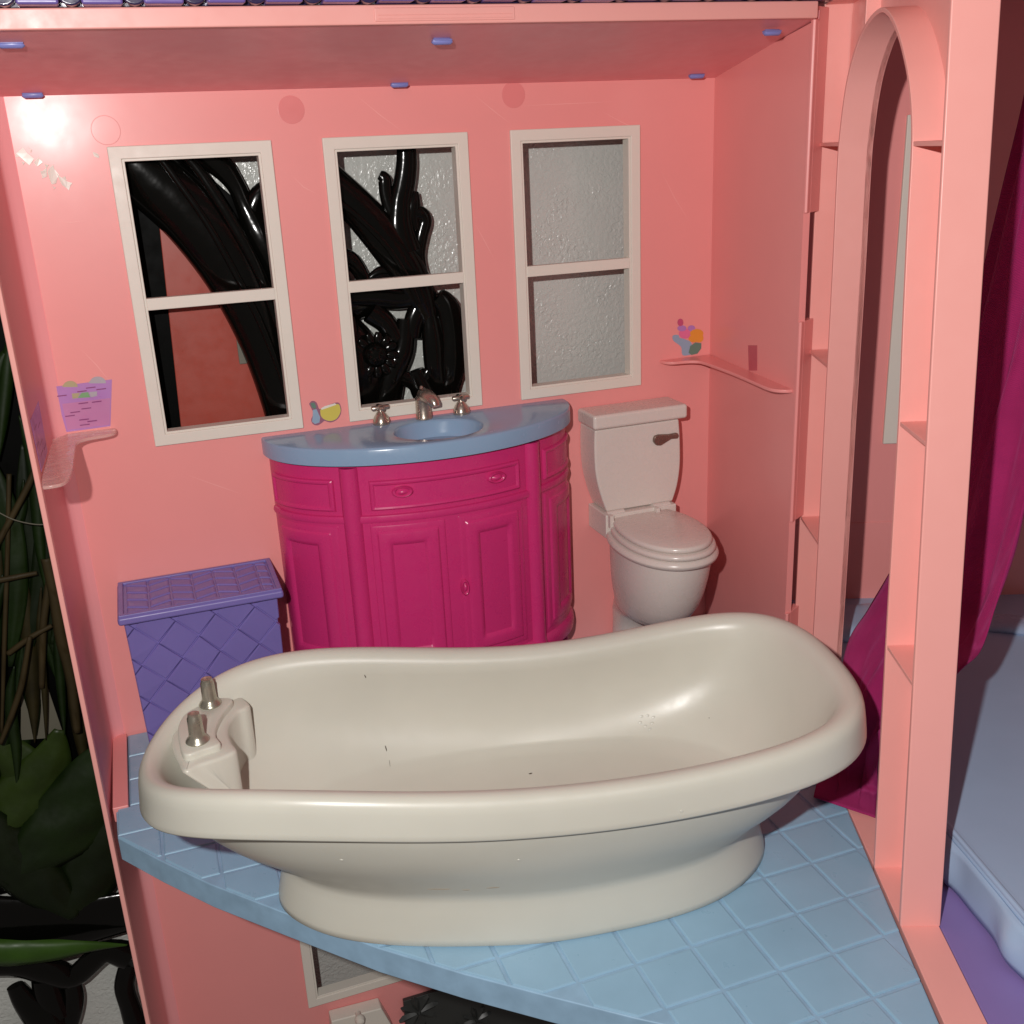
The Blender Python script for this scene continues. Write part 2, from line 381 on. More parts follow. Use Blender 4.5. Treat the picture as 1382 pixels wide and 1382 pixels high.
mesh('inner_frame', *ringv(x+.47, x+WW-.47, -18.48, -6.47, .13, -.10, .55), m_white, t, bevel=.025)
# ------------------------------------------------------------------ floor with its moulded tiles
FP = [(-3.34, -.02), (-3.34, -6.33), (-3.88, -6.36), (-3.82, -8.28), (-2.3, -10.45), (-.56, -12.73), (1.79, -15.39), (4.55, -18.46), (6.91, -20.73), (9.12, -22.68), (11.32, -24.57), (14.5, -27.1), (18.7, -30.4), (23.74, -18.37), (27.2, -9.75), (26.70, -9.2), (27.80, -.02)]
V, F = prismv(FP, XY, -1.12, -.05)
floor = struct(mesh('floor', V, F, m_grout, bevel=.05), 'light blue moulded floor slab of the toy bathroom')
px = 2.058; seen = 0
def cutdiag(poly):
    """clip a cell by the (convex) front edge, left notch and right edge of the slab"""
    cl = [(-3.80, -8.28), (-.52, -12.70), (1.83, -15.36), (4.58, -18.43), (6.93, -20.69), (9.14, -22.64), (11.34, -24.53), (14.52, -27.06), (18.72, -30.36), (23.72, -18.37), (27.7, -8.6), (27.8, -.03), (-3.8, -.03)]
    return clip(poly, cl)
gx = lambda i: 14.33+px*i; gy = lambda j: -2.1-2.046*(j-1)
for i in range(-9, 8):
    for j in range(-1, 15):
        x0, x1, y1, y0 = gx(i)+.05, gx(i+1)-.05, gy(j)-.05, gy(j+1)+.05
        if y0 > -6.4: x0 = max(x0, -3.3)
        if x1-x0 < .3: continue
        p = cutdiag([(x0, y0), (x1, y0), (x1, y1), (x0, y1)])
        if not p or abs(area(p)) < .55: continue
        if area(p) < 0: p = p[::-1]
        V, F = piecev(p, XY, -.06, random.uniform(-.006, .004), .07)
        mesh('tile', V, F, m_blue, floor, smooth=False)
# rounded nosing of the slab
# ------------------------------------------------------------------ arch panel (a hinged wing standing on the right)
def shear(u, z): return u - z*(.004+.0066*max(0, u-2.5))
def P3(u, v, z): return uv(shear(u, z), v, z)
T = 1.30
wing = thing('arched_partition', uv(7, .6, 0), 'tall salmon pink hinged partition with an arched opening, right of the bathtub', 'partition')
# opening outline from the foot of the far jamb over the arch to the foot of the near jamb (u, z)
AO = [(2.62, -.2), (2.62, 8), (2.50, 14.4), (2.45, 20.), (2.30, 24.2), (2.42, 25.5), (2.75, 26.7), (3.25, 27.6), (4.15, 28.45), (5.1, 28.9), (6.1, 29.13), (7.0, 29.12), (7.95, 28.75), (8.75, 28.2), (9.4, 27.6), (10.0, 26.9), (10.55, 25.9), (10.83, 24.8), (10.98, 22.6), (11.3, 19.5), (11.62, 16.6), (12.2, 8.), (12.85, -.2)]
AO = smoothpts(AO, 4)
def ribbonv(line, v0, v1, th, sgn=1, f=lambda u, v, z: uv(u, v, z)):
    """wall of thickness th following a line in the panel's plane"""
    P = np.array(line); out = []
    for i in range(len(P)):
        t = P[min(i+1, len(P)-1)]-P[max(i-1, 0)]; t = t/np.linalg.norm(t); out.append(P[i]+np.array([-t[1], t[0]])*th*sgn)
    out = np.array(out); R = [[f(*P[i][:1], v0, P[i][1]), f(P[i][0], v1, P[i][1]), f(out[i][0], v1, out[i][1]), f(out[i][0], v0, out[i][1])] for i in range(len(P))]
    return loftv(R)
mesh('arch_rim', *ribbonv(AO, 0, T, .16), m_post, wing, bevel=.03)
# back web of the panel round the opening, as one strip from the opening to the outer border
U0, UN, ZTOP = -.95, 15.95, 30.35
WBv = []; n = len(AO)
for k, (u, z) in enumerate(AO):
    # outward border point for each opening point
    s = k/(n-1)
    if z < 24 and s < .5: b = (U0, z)
    elif z < 24: b = (shear(UN, z), z)
    else:
        a = math.atan2(z-24, u-6.7); ca, sa = math.cos(a), math.sin(a)
        tt = min((ZTOP-24)/max(sa, 1e-3), (6.7-U0)/max(-ca, 1e-3) if ca < 0 else (shear(UN, 28)-6.7)/max(ca, 1e-3)); b = (6.7+ca*tt, 24+sa*tt)
    WBv.append(b)
R = [[uv(AO[i][0], T-.22, AO[i][1]), uv(WBv[i][0], T-.22, WBv[i][1]), uv(WBv[i][0], T-.02, WBv[i][1]), uv(AO[i][0], T-.02, AO[i][1])] for i in range(n)]
mesh('web', *loftv(R), m_post, wing, angle=20)
# corner fillers of the web
for us in ((U0, WBv[[k for k in range(n) if WBv[k][1] > 30][0]][0]), (WBv[[k for k in range(n) if WBv[k][1] > 30][-1]][0], shear(UN, 29))):
    a, b = us; V = []
    mesh('web', *join(([uv(u, v, z) for u in (a, b) for v in (T-.2, T-.03) for z in (23.5 if 0 else 27.0, ZTOP)], [(0,1,3,2), (4,6,7,5), (0,4,5,1), (2,3,7,6), (0,2,6,4), (1,5,7,3)])), m_post, wing, bevel=0) if abs(b-a) < 3 else None
# near post: flange with its broad front face
def slabv(u0, u1, v0, v1, z0, z1, ns=8):
    R = [[P3(u0, v0, z), P3(u1, v0, z), P3(u1, v1, z), P3(u0, v1, z)] for z in np.linspace(z0, z1, ns)]
    return loftv(R)
mesh('near_post', *slabv(16.0-.16, 16.06, -.02, T+.02, 0, 32.5), m_post, wing, bevel=.05)
mesh('far_post', *slabv(-1.1, -.92, 0, T, -.5, 32.5), m_post, wing, bevel=.04)
mesh('top_rail', *join(([uv(u, v, z) for u in (-1.0, 13.9) for v in (0, T) for z in (30.3, 30.5)], [(0,1,3,2), (4,6,7,5), (0,4,5,1), (2,3,7,6), (0,2,6,4), (1,5,7,3)])), m_post, wing, bevel=.03)
mesh('top_rib', *join(([uv(u, v, z) for u in (2.75, 2.9) for v in (T-.75, T-.1) for z in (27.2, 30.3)], [(0,1,3,2), (4,6,7,5), (0,4,5,1), (2,3,7,6), (0,2,6,4), (1,5,7,3)])), m_post, wing, bevel=.03)
def jamb_u(z, near):
    c = [(abs(a[1]-z), a[0]) for a in AO[(n//2 if near else 0):(n if near else n//2)]]; return min(c)[1]
for z in (8.65, 16.45, 24.75):
    for near in (0, 1):
        if z > 24 and not near: z = 25.05
        a, b = (jamb_u(z, 1)+.12, shear(15.88, z)) if near else (-.95, jamb_u(z, 0)-.12)
        mesh('gusset', *join(([uv(u, v, zz) for u in (a, b) for v in (.03, T-.15) for zz in (z-.07, z+.07)], [(0,1,3,2), (4,6,7,5), (0,4,5,1), (2,3,7,6), (0,2,6,4), (1,5,7,3)])), m_post, wing, bevel=.02)
# threshold strip the wing stands on
def uvbox(u0, u1, v0, v1, z0, z1): return [uv(u, v, z) for u in (u0, u1) for v in (v0, v1) for z in (z0, z1)], [(0,1,3,2), (4,6,7,5), (0,4,5,1), (2,3,7,6), (0,2,6,4), (1,5,7,3)]
mesh('threshold', *uvbox(-.9, 27, .0, T-.02, -1.4, .03), m_post, wing, bevel=.03)
# ------------------------------------------------------------------ the next room, seen past the partition
UB = -6.5
bf = struct(mesh('bedroom_floor', *uvbox(UB-.2, 34, T+.02, 34, -.9, -.02), m_bedfl, bevel=.04), 'purple plastic floor of the neighbouring toy bedroom')
bw = struct(mesh('bedroom_wall', *uvbox(UB-.4, UB, -2, 26, 2.3, 34), m_wall, bevel=.03), 'pink back wall of the neighbouring toy bedroom')
struct(mesh('bedroom_ceiling', *uvbox(UB-.4, 30, T+.1, 27, 31.0, 31.6), m_pinkc, bevel=.05), 'pink ceiling of the neighbouring toy bedroom')  # slab out of view, added to cut the bedroom's ambient light
a = atU(1195, 704, UB)[2]
mesh('lower_board', *uvbox(UB-.4, UB+.04, -2, 26, -.05, a), m_wall, bw, bevel=.04)
w0 = atU(1224, 155, UB); w1 = atU(1190, 598, UB); v0 = NV@(w0[:2]-HG); v1 = NV@(w1[:2]-HG); vm = (v0+v1)/2; vr = NV@(atU(1292, 155, UB)[:2]-HG)
wt = thing('window', uv(UB, vm+2, w1[2]), 'pale grey window frame on the bedroom wall seen through the arch', 'window')
za, zb = w1[2], w0[2]
def uvring(v0, v1, z0, z1, wd, ua, ub):
    o = [(v0, z0), (v1, z0), (v1, z1), (v0, z1)]; i = [(v0+wd, z0+wd), (v1-wd, z0+wd), (v1-wd, z1-wd), (v0+wd, z1-wd)]
    R = [[uv(ua, a, b) for a, b in o], [uv(ub, a, b) for a, b in o], [uv(ub, a, b) for a, b in i], [uv(ua, a, b) for a, b in i]]
    V, F = loftv(R, False, False); F += [(12+k, 12+(k+1) % 4, (k+1) % 4, k) for k in range(4)]; return V, F
mesh('frame', *uvring(vm, vr, za, zb, 1.1, UB, UB+.2), m_white, wt, bevel=.04)
mesh('pane', *uvbox(UB, UB+.07, vm+1.1, vr-1.1, za+1.2, zb-1.2), m_pane, wt, bevel=.01)
# bed
bl0 = np.array([24.45, -22.58]); bl1 = np.array([23.32, -27.46]); bd = (bl1-bl0)/np.linalg.norm(bl1-bl0); bn = np.array([-bd[1], bd[0]])
def bp(s, t, z): q = bl0+bd*s+bn*t; return (q[0], q[1], z)
bed = thing('toy_bed', bp(0, 8, 0), 'periwinkle blue plastic toy bed with a ruffled skirt, right edge of the photo', 'bed')
SB0, SB1 = -19.6, 14
sec = [(0., 1.75), (.04, 1.9), (.14, 2.0), (.34, 1.98), (.42, 1.98), (17, 1.98), (17, 1.2), (.1, 1.2)]
mesh('mattress', *loftv([[bp(s, a, b) for a, b in sec] for s in np.linspace(SB0, SB1, 30)]), m_bed, bed, angle=50)
mesh('piping', *tubev([bp(s, .12, 1.97) for s in np.linspace(SB0, SB1, 12)], .10, 10, (1, 1), up=(0, 0, 1)), m_bed, bed)
V = []; F = []; ns, nz = 220, 7
for i in range(ns):
    s = SB0+(SB1-SB0)*i/(ns-1); ph = s*1.75+.5*math.sin(s*.9)
    for k in range(nz):
        g = k/(nz-1); o = -(.05+.34*math.sin(PI*min(1, g*.8))*(.5+.5*math.sin(ph))**3); V.append(bp(s+.05*g*math.cos(ph), o, 1.8*(1-g)+(.04+.10*(.5+.5*math.sin(ph+.6)))*g))
F = [(i*nz+k, (i+1)*nz+k, (i+1)*nz+k+1, i*nz+k+1) for i in range(ns-1) for k in range(nz-1)]
sk = mesh('ruffled_skirt', V, F, m_bed, bed, angle=180); so = sk.modifiers.new('thick', 'SOLIDIFY'); so.thickness = .06*S; so.offset = 1
# crumpled pale sheet at the bed's head
def cushion(name, c, rx, ry, rz, m, ang, amp, parent=None):
    V = []; F = []; nu, nv_ = 40, 20
    for i in range(nu):
        for k in range(nv_+1):
            a = 2*PI*i/nu; b = -PI/2+PI*k/nv_
            x = math.copysign(abs(math.cos(a))**.6, math.cos(a))*math.cos(b)**.5*rx; y = math.copysign(abs(math.sin(a))**.6, math.sin(a))*math.cos(b)**.5*ry; z = math.sin(b)*rz
            z += amp*math.sin(x*2.3+y*1.1)*math.cos(y*1.9-x*.7)*max(0, math.cos(b))
            V.append((c[0]+x*math.cos(ang)-y*math.sin(ang), c[1]+x*math.sin(ang)+y*math.cos(ang), c[2]+z))
    F = [(i*(nv_+1)+k, ((i+1) % nu)*(nv_+1)+k, ((i+1) % nu)*(nv_+1)+k+1, i*(nv_+1)+k+1) for i in range(nu) for k in range(nv_)]
    return mesh(name, V, F, m, parent, angle=180)
pc = atZ(1352, 838, 2.3)
tag(cushion('crumpled_sheet', (pc[0], pc[1], 2.15), 1.5, .8, .28, m_pillow, -.7, .16), 'small crumpled pale blue foil sheet lying on the toy bed', 'sheet')
pc = atZ(1158, 838, 2.3)
tag(cushion('cushion', (pc[0], pc[1], 2.2), 2.4, 1.7, .5, m_bed, -.3, .12), 'bluish grey cushion on the bed, seen through the arch beside the magenta fabric', 'cushion')
# magenta fabric
rows = [((1384, 120), (1500, 120), 7.0, 7.5), ((1362, 215), (1470, 300), 6.6, 7.2), ((1322, 380), (1432, 500), 6.0, 6.6), ((1282, 520), (1400, 640), 5.2, 6.0), ((1245, 640), (1372, 760), 4.4, 5.2), ((1212, 745), (1335, 867), 3.6, 4.2), ((1172, 818), (1303, 905), 2.4, 2.8), ((1146, 862), (1250, 960), 1.3, 1.9), ((1132, 930), (1196, 1010), .2, 1.15)]
L = [np.concatenate([atV(*a, va), atV(*b, vb)]) for a, b, va, vb in rows]
L.append(np.concatenate([atZ(1112, 1030, .45), atZ(1184, 1062, .35)])); L.append(np.concatenate([atZ(1098, 1076, .16), atZ(1181, 1104, .14)]))
L = smoothpts(L, 9); nw = 40; V = []; U = []
for i, r in enumerate(L):
    a, b = r[:3], r[3:]
    for k in range(nw+1):
        g = k/nw; q = a+(b-a)*g
        amp = .32*min(1, (len(L)-1-i)/14)
        q = q + np.array([NV[0], NV[1], .0])*amp*(math.sin(g*15+i*.05)+.5*math.sin(g*31-i*.08)+.16*math.sin(g*73+i*.35))*(.4+.6*g)
        q[2] = max(q[2], .10+.05*math.sin(g*9))
        V.append(q); U.append((g, i/len(L)*3))
F = [(i*(nw+1)+k, (i+1)*(nw+1)+k, (i+1)*(nw+1)+k+1, i*(nw+1)+k+1) for i in range(len(L)-1) for k in range(nw)]
fb = mesh('fabric_drape', V, F, m_fab, angle=180, uvs=U); so = fb.modifiers.new('thick', 'SOLIDIFY'); so.thickness = .05*S
tag(fb, 'magenta ribbed mesh fabric draped over the bed and through the arch', 'fabric')
# ================================================================== bathtub
TQ = dict(cx=10.1008, cy=-16.3917, a=-.2256, L=12.5089, W=5.4246, n1=1.95, n2=2.4591, w=(-.0508, .43, .0258, .1737), z=(6.72, -.7828, 2.2501, 1.3087, -1.9101), bs=.5945, Lb=9.3105, Wb=4.1495, b=(.0792, .5923), nb=1.5)
NT = 200; th = np.linspace(0, 2*PI, NT, endpoint=False)
def outl(Lx, Wy, n1, n2, ws):
    c, s = np.cos(th), np.sin(th); nn = np.where(c > 0, n2, n1)
    u = np.sign(c)*abs(c)**(2/nn); v = np.sign(s)*abs(s)**(2/nn)
    return u, np.stack([Lx*u, Wy*v*(1+sum(k*u**(i+1) for i, k in enumerate(ws)))], 1)
def smooth_closed(P, k=3):
    for _ in range(k): P = (np.roll(P, 1, 0)+2*P+np.roll(P, -1, 0))/4
    return P
def resample(P):
    """even spacing keeps the rings clean; start stays at the right tip"""
    Q = np.vstack([P, P[:1]]); d = np.r_[0, np.cumsum(np.linalg.norm(np.diff(Q, axis=0), axis=1))]
    t = np.linspace(0, d[-1], NT, endpoint=False); return np.stack([np.interp(t, d, Q[:, i]) for i in range(Q.shape[1])], 1)
uu, O = outl(TQ['L'], TQ['W'], TQ['n1'], TQ['n2'], TQ['w'])
_, Bs = outl(TQ['Lb'], TQ['Wb'], TQ['nb'], TQ['nb'], TQ['b']); Bs = Bs+np.array([TQ['bs'], 0])
O = smooth_closed(resample(O), 5); Bs = smooth_closed(resample(Bs), 14)
def by_angle(P, c, a, b):
    """points of closed curve P met at the same normalised bearings as the rim's points"""
    w = np.unwrap(np.arctan2(P[:, 1]/b, (P[:, 0]-c)/a)); w = np.r_[w-2*PI, w, w+2*PI]; Q = np.vstack([P, P, P])
    g = np.unwrap(np.arctan2(O[:, 1]/TQ['W'], O[:, 0]/TQ['L'])); return np.stack([np.interp(g, w, Q[:, 0]), np.interp(g, w, Q[:, 1])], 1)
Bs = smooth_closed(by_angle(Bs, TQ['bs'], TQ['Lb'], TQ['Wb']), 4)
El = np.stack([TQ['bs']+5.9*np.cos(th), 2.6*np.sin(th)], 1); El = by_angle(El, TQ['bs'], 5.9, 2.6)
ut = np.clip(O[:, 0]/TQ['L'], -1, 1); zr = sum(k*ut**i for i, k in enumerate(TQ['z']))
def normals(P): t = np.roll(P, -1, 0)-np.roll(P, 1, 0); t /= np.linalg.norm(t, axis=1)[:, None]; return np.stack([t[:, 1], -t[:, 0]], 1)
ON = normals(O)
ca, sa = math.cos(TQ['a']), math.sin(TQ['a'])
def place(P, z): return [(TQ['cx']+p[0]*ca-p[1]*sa, TQ['cy']+p[0]*sa+p[1]*ca, zz) for p, zz in zip(P, z)]
WF = .86+.10*np.clip((O[:, 0]/12.5+.8)*1.5, -.6, 1); HS = 1.42; ZP = 2.05
rings = []
for f, z in ((.985, .0), (1.0, .06), (.998, .3), (.99, .6), (.98, 1.0), (.97, 1.4), (.964, 1.7), (.968, 1.95)):
    rings.append(place(Bs*f, np.full(NT, z)))
zs = zr-HS
OV = (.16+1.0*abs(ut)**3)[:, None]
for f, r in ((.955, .04), (.89, .095), (.79, .17), (.66, .27), (.51, .38), (.36, .51), (.22, .66), (.10, .82), (.03, .93), (.0, 1.0)):
    P = (O-ON*OV)*(1-f)+Bs*f*.985; rings.append(place(P, 2.08+(zs+.02-2.08)*r))
for ins, dz in ((OV, -HS+.015), (OV*.6, -HS+.01), (.05, -HS), (-.06, -HS+.03), (-.09, -HS+.10), (-.08, -1.15), (-.04, -.8), (.0, -.5), (.05, -.28), (.14, -.12), (.28, -.03), (.46, 0), (.66, -.03), (.83, -.12), (.97, -.27), (1.07, -.48)):
    rings.append(place(O-ON*(ins if dz <= -HS+.19 else ins*WF[:, None]), zr+dz))
for f, r in ((.02, .90), (.06, .78), (.12, .65), (.20, .53), (.31, .42), (.44, .32), (.58, .235), (.71, .17), (.82, .12), (.91, .085)):
    P = (O-ON*OV*(1-r*r))*(1-f)+Bs*f*.97-ON*(.35+.72*r*r)*(1-f*.5)*(.55+.45*WF[:, None]); rings.append(place(smooth_closed(P, 4), 2.42+(zr-.5-2.42)*r))
for g, z in ((.80, 2.62), (.66, 2.5), (.5, 2.42), (.3, 2.37), (.1, 2.35)): rings.append(place(Bs*g, np.full(NT, z)))
tub = thing('bathtub', (TQ['cx'], TQ['cy'], 0), 'large cream plastic toy bathtub standing on the blue tiled floor', 'bathtub')
TV, TF = loftv(rings); body = mesh('tub_body', TV, TF, m_tub, tub, angle=75)
# faucet deck inside the left end
DZ = 6.45
def deckv(poly, zt, zb, rnd):
    p = smoothpts(poly+[poly[0]], 5)[:-1]; p = [tuple(q) for q in p]
    if area(p) < 0: p = p[::-1]
    R = [[(x+(.9 if zt-zb > 2 else 0)*max(0, min(1, (.9-x)/1.2)), y, zb+(1.95*max(0, min(1, (.8-x)/.8)) if zt-zb > 2 else 0)) for x, y in p], [(x, y, zt-rnd) for x, y in p], [(x, y, zt-rnd*.3) for x, y in inset(p, rnd*.3)], [(x, y, zt) for x, y in inset(p, rnd)]]
    return loftv(R)
PZ = lambda q, z: [tuple(atZ(x, y, z)[:2]) for x, y in q]
outer = PZ([(295, 934), (312, 935), (327, 940), (337, 949), (333, 955), (321, 961), (311, 973), (308, 986), (312, 999), (319, 1012), (300, 1022), (269, 1032), (249, 1040), (240, 1025), (233, 1010), (231, 995), (238, 974), (253, 955), (273, 940)], DZ)
outer0 = [(-1.1, -9.9), (-.3, -9.1), (.55, -8.95), (1.4, -9.6), (1.86, -10.5), (1.86, -10.95), (1.5, -11.2), (1.05, -11.7), (.85, -12.35), (.90, -13.1), (1.12, -13.75), (1.0, -14.05), (.35, -14.4), (-.5, -14.6), (-1.0, -13.9), (-1.25, -12.5), (-1.35, -11.0)]
V, F = deckv(outer, DZ, 3.3, .13); mesh('faucet_deck', V, F, m_tub, tub, angle=50)
plate = PZ([(281, 942), (300, 941), (314, 944), (301, 961), (292, 979), (291, 992), (297, 1003), (275, 1011), (249, 1018), (241, 999), (240, 981), (247, 966), (262, 952)], DZ+.25)
plate0 = [(-.15, -9.85), (.35, -9.6), (.95, -9.85), (1.12, -10.15), (.80, -10.55), (.42, -11.2), (.30, -12.0), (.42, -12.8), (.62, -13.25), (.45, -13.45), (-.35, -13.75), (-.62, -13.2), (-.75, -12.2), (-.62, -10.9)]
V, F = deckv(plate, DZ+.25, DZ-.1, .07); mesh('deck_plate', V, F, m_tub, tub, angle=50)
for (x, y) in PZ([(284, 951), (267, 1000)], DZ+.25):
    k = mesh('tap_knob', *lathev((x, y, DZ+.24), [(.38, 0), (.41, .06), (.37, .13), (.30, .20), (.265, .30), (.25, .75), (.245, .92), (.205, 1.0), (.20, 1.08), (.13, 1.12), (.02, 1.13)], 26), m_grey, tub, angle=50)
# marks on the tub, laid on its surface
bvh = BVHTree.FromPolygons([Vector(v) for v in TV], [list(f) for f in TF])
def on_tub(x, y): h = bvh.ray_cast(Vector(CAM), Vector(ray(x, y)).normalized()); return h[0], h[1]
def blob(name, x, y, lx, ly, m, ang=0., h=.012, parent=None):
    p, nrm = on_tub(x, y)
    if p is None: return
    if nrm.dot(Vector(CAM)-p) < 0: nrm = -nrm
    r = Vector((CR[0][0], CR[0][1], CR[0][2])); r = (r-nrm*r.dot(nrm)).normalized(); u = nrm.cross(r)
    a = r*math.cos(ang)+u*math.sin(ang); b = nrm.cross(a); R = []
    for s, hh in ((1, -.004), (.8, h*.7), (.35, h)):
        R.append([tuple(p+a*lx*s*math.cos(t)*(1+.15*math.sin(3*t))+b*ly*s*math.sin(t)+nrm*hh) for t in np.linspace(0, 2*PI, 13)[:-1]])
    return mesh(name, *loftv(R), m, parent or tub)
for (x, y, lx, ly, a) in ((493, 913, .09, .02, 1.9), (521, 1010, .13, .022, 1.9), (526, 1030, .16, .008, 1.75), (716, 1044, .08, .035, .3), (957, 969, .02, .02, 0)):
    blob('scuff_mark', x, y, lx, ly, m_mark, a)
for (x, y, lx, ly, a) in ((592, 1200, .42, .022, 0), (629, 1201, .15, .018, 0), (665, 1198, .24, .022, .1)): blob('scuff_mark', x, y, lx, ly, m_stain, a)
blob('scuff_mark', 345, 1173, .09, .08, m_mark, .4)
for (x, y) in ((866, 967), (874, 966), (882, 968), (864, 975), (880, 976), (871, 980), (877, 984)): blob('moulded_dot', x, y, .075, .055, m_tub, .3, .016)
for (x, y) in ((461, 1161), (700, 1161), (920, 1095)): blob('moulded_dot', x, y, .06, .06, m_tub, 0, .02)

# ================================================================== vanity cabinet
VC = (12.08, 0.); VA, VB = 7.25, 4.45
van = thing('vanity_cabinet', (VC[0], -2, 0), 'magenta half-round vanity cabinet with a light blue sink counter', 'vanity')
def ell(phi, off=0., a=VA, b=VB):
    """point on the cabinet's curved front; phi in degrees from the left wall end"""
    t = math.radians(phi); x, y = -a*math.cos(t), -b*math.sin(t); nx, ny = -math.cos(t)/a, -math.sin(t)/b; l = math.hypot(nx, ny)
    return VC[0]+x+nx/l*off, VC[1]+y+ny/l*off
def arc_len(p0, p1): return sum(math.dist(ell(p0+(p1-p0)*i/20), ell(p0+(p1-p0)*(i+1)/20)) for i in range(20))
def relief(name, p0, p1, z0, z1, prof, m, parent, back=-.1, nu=24):
    """moulded panel on the curved front; prof = [(distance from the panel's edge, height)]"""
    Lg = arc_len(p0, p1); H = z1-z0
    ds = [d for d, h in prof]
    def hgt(d): return float(np.interp(d, ds, [h for _, h in prof]))
    us = sorted({0, Lg, *[d for d in ds if d < Lg/2], *[Lg-d for d in ds if d < Lg/2], *np.linspace(0, Lg, nu).tolist()})
    vs = sorted({0, H, *[d for d in ds if d < H/2], *[H-d for d in ds if d < H/2]})
    V = []; nu_, nv_ = len(us), len(vs)
    for u in us:
        for v in vs:
            d = min(u, Lg-u, v, H-v); x, y = ell(p0+(p1-p0)*u/Lg, hgt(d)); V.append((x, y, z0+v))
    F = [(i*nv_+k, (i+1)*nv_+k, (i+1)*nv_+k+1, i*nv_+k+1) for i in range(nu_-1) for k in range(nv_-1)]
    n0 = len(V); edge = [i*nv_ for i in range(nu_)]+[(nu_-1)*nv_+k for k in range(1, nv_)]+[i*nv_+nv_-1 for i in range(nu_-2, -1, -1)]+[k for k in range(nv_-2, 0, -1)]
    for e in edge:
        i, k = divmod(e, nv_); x, y = ell(p0+(p1-p0)*us[i]/Lg, back); V.append((x, y, z0+vs[k]))
    ne = len(edge); F += [(edge[i], edge[(i+1) % ne], n0+(i+1) % ne, n0+i) for i in range(ne)]
    return mesh(name, V, F, m, parent, angle=28)
def bodyv(prof, p0=0, p1=180, nn=72):
    R = [[(*ell(p0+(p1-p0)*i/nn, off), z) for i in range(nn+1)]+[(VC[0]+VA-.3, .02, z), (VC[0]-VA+.3, .02, z)] for off, z in prof]
    return loftv(R)
mesh('cabinet_body', *bodyv([(-.3, 1.55), (0, 1.6), (.16, 1.75), (.2, 2.1), (.16, 2.4), (0, 2.55), (0, 12.3), (0, 12.62)]), m_mag, van, angle=40)
pan = [(0, 0), (.05, .10), (.12, .12), (.2, .09), (.24, .05)]
drawer = [(0, 0), (.04, .10), (.10, .14), (.18, .12), (.24, .06), (1, .06)]
dr_ = [(0, 0), (.03, .03), (.10, .05), (.30, .05), (.38, .12), (.48, .135), (.75, .135), (.86, .11), (.98, .02), (1.5, .02)]
for (a, b) in ((8, 47), (133, 172)): relief('drawer', a, b, 10.55, 12.05, drawer, m_mag, van)
dw = relief('drawer', 61, 119, 10.55, 11.95, drawer, m_mag, van, nu=36)
mesh('rail', *bodyv([(0, 9.98), (.1, 10.02), (.14, 10.16), (.10, 10.32), (0, 10.36)], 4, 176), m_mag, van, angle=50)
for (a, b) in ((8, 47), (133, 172), (60, 87.5), (92.5, 120)): relief('door', a, b, 2.75, 9.85, dr_, m_mag, van)
for ph in (53.5, 126.5):
    R = []
    for z, r in ((2.3, .48), (2.6, .42), (10.0, .42), (10.2, .44), (12.6, .42)):
        cx, cy = ell(ph, -.12); R.append([(cx+r*math.cos(t)*1.05, cy+r*math.sin(t), z) for t in np.linspace(0, 2*PI, 19)[:-1]])
    mesh('pillar', *loftv(R), m_mag, van, angle=60)
    mesh('pillar_foot', *lathev((*ell(ph, -.4), 0), [(.2, 0), (.34, .1), (.4, .5), (.3, .9), (.42, 1.3), (.42, 1.7)], 18), m_mag, van)
for ph in (3, 177, 168, 12):
    mesh('foot', *lathev((*ell(ph, -.35), 0), [(.12, 0), (.22, .1), (.28, .5), (.2, .9), (.3, 1.3), (.3, 1.7)], 18), m_mag, van)
def oval(ph, z, rx, rz, parent, nm='pull'):
    def q(s, zz, off):
        x, y = ell(ph, off); t = math.radians(ph); tx, ty = VA*math.sin(t), -VB*math.cos(t); l = math.hypot(tx, ty); return (x+tx/l*s, y+ty/l*s, zz)
    R = [[q(rx*k*math.cos(a), z+rz*k*math.sin(a), o) for a in np.linspace(0, 2*PI, 25)[:-1]] for k, o in ((1, .03), (.97, .2), (.85, .27), (.7, .25), (.58, .18), (.5, .20), (.3, .28), (.05, .3))]
    mesh(nm, *loftv(R), m_mag, parent, angle=70)
def phi_at(x, y):    # angle on the curved front under a pixel
    best = min((abs(float((lambda q: q)(0))) if 0 else math.hypot(*(np.array(pix(*ell(p), z))-np.array((x, y)))), p, z) for p in range(5, 176, 1) for z in np.arange(3, 12.6, .2))
    return best[1], best[2]
def pix(X, Y, Z): q = CR @ (np.array([X, Y, Z])-CAM); return q[0]/q[2]*FOC+691, q[1]/q[2]*FOC+691
p, z = phi_at(542, 662); oval(p, z, .48, .26, dw)
p, z = phi_at(668, 642); oval(p, z, .48, .26, dw)
p, z = phi_at(626, 790); oval(p, z, .19, .40, van, 'door_knob')
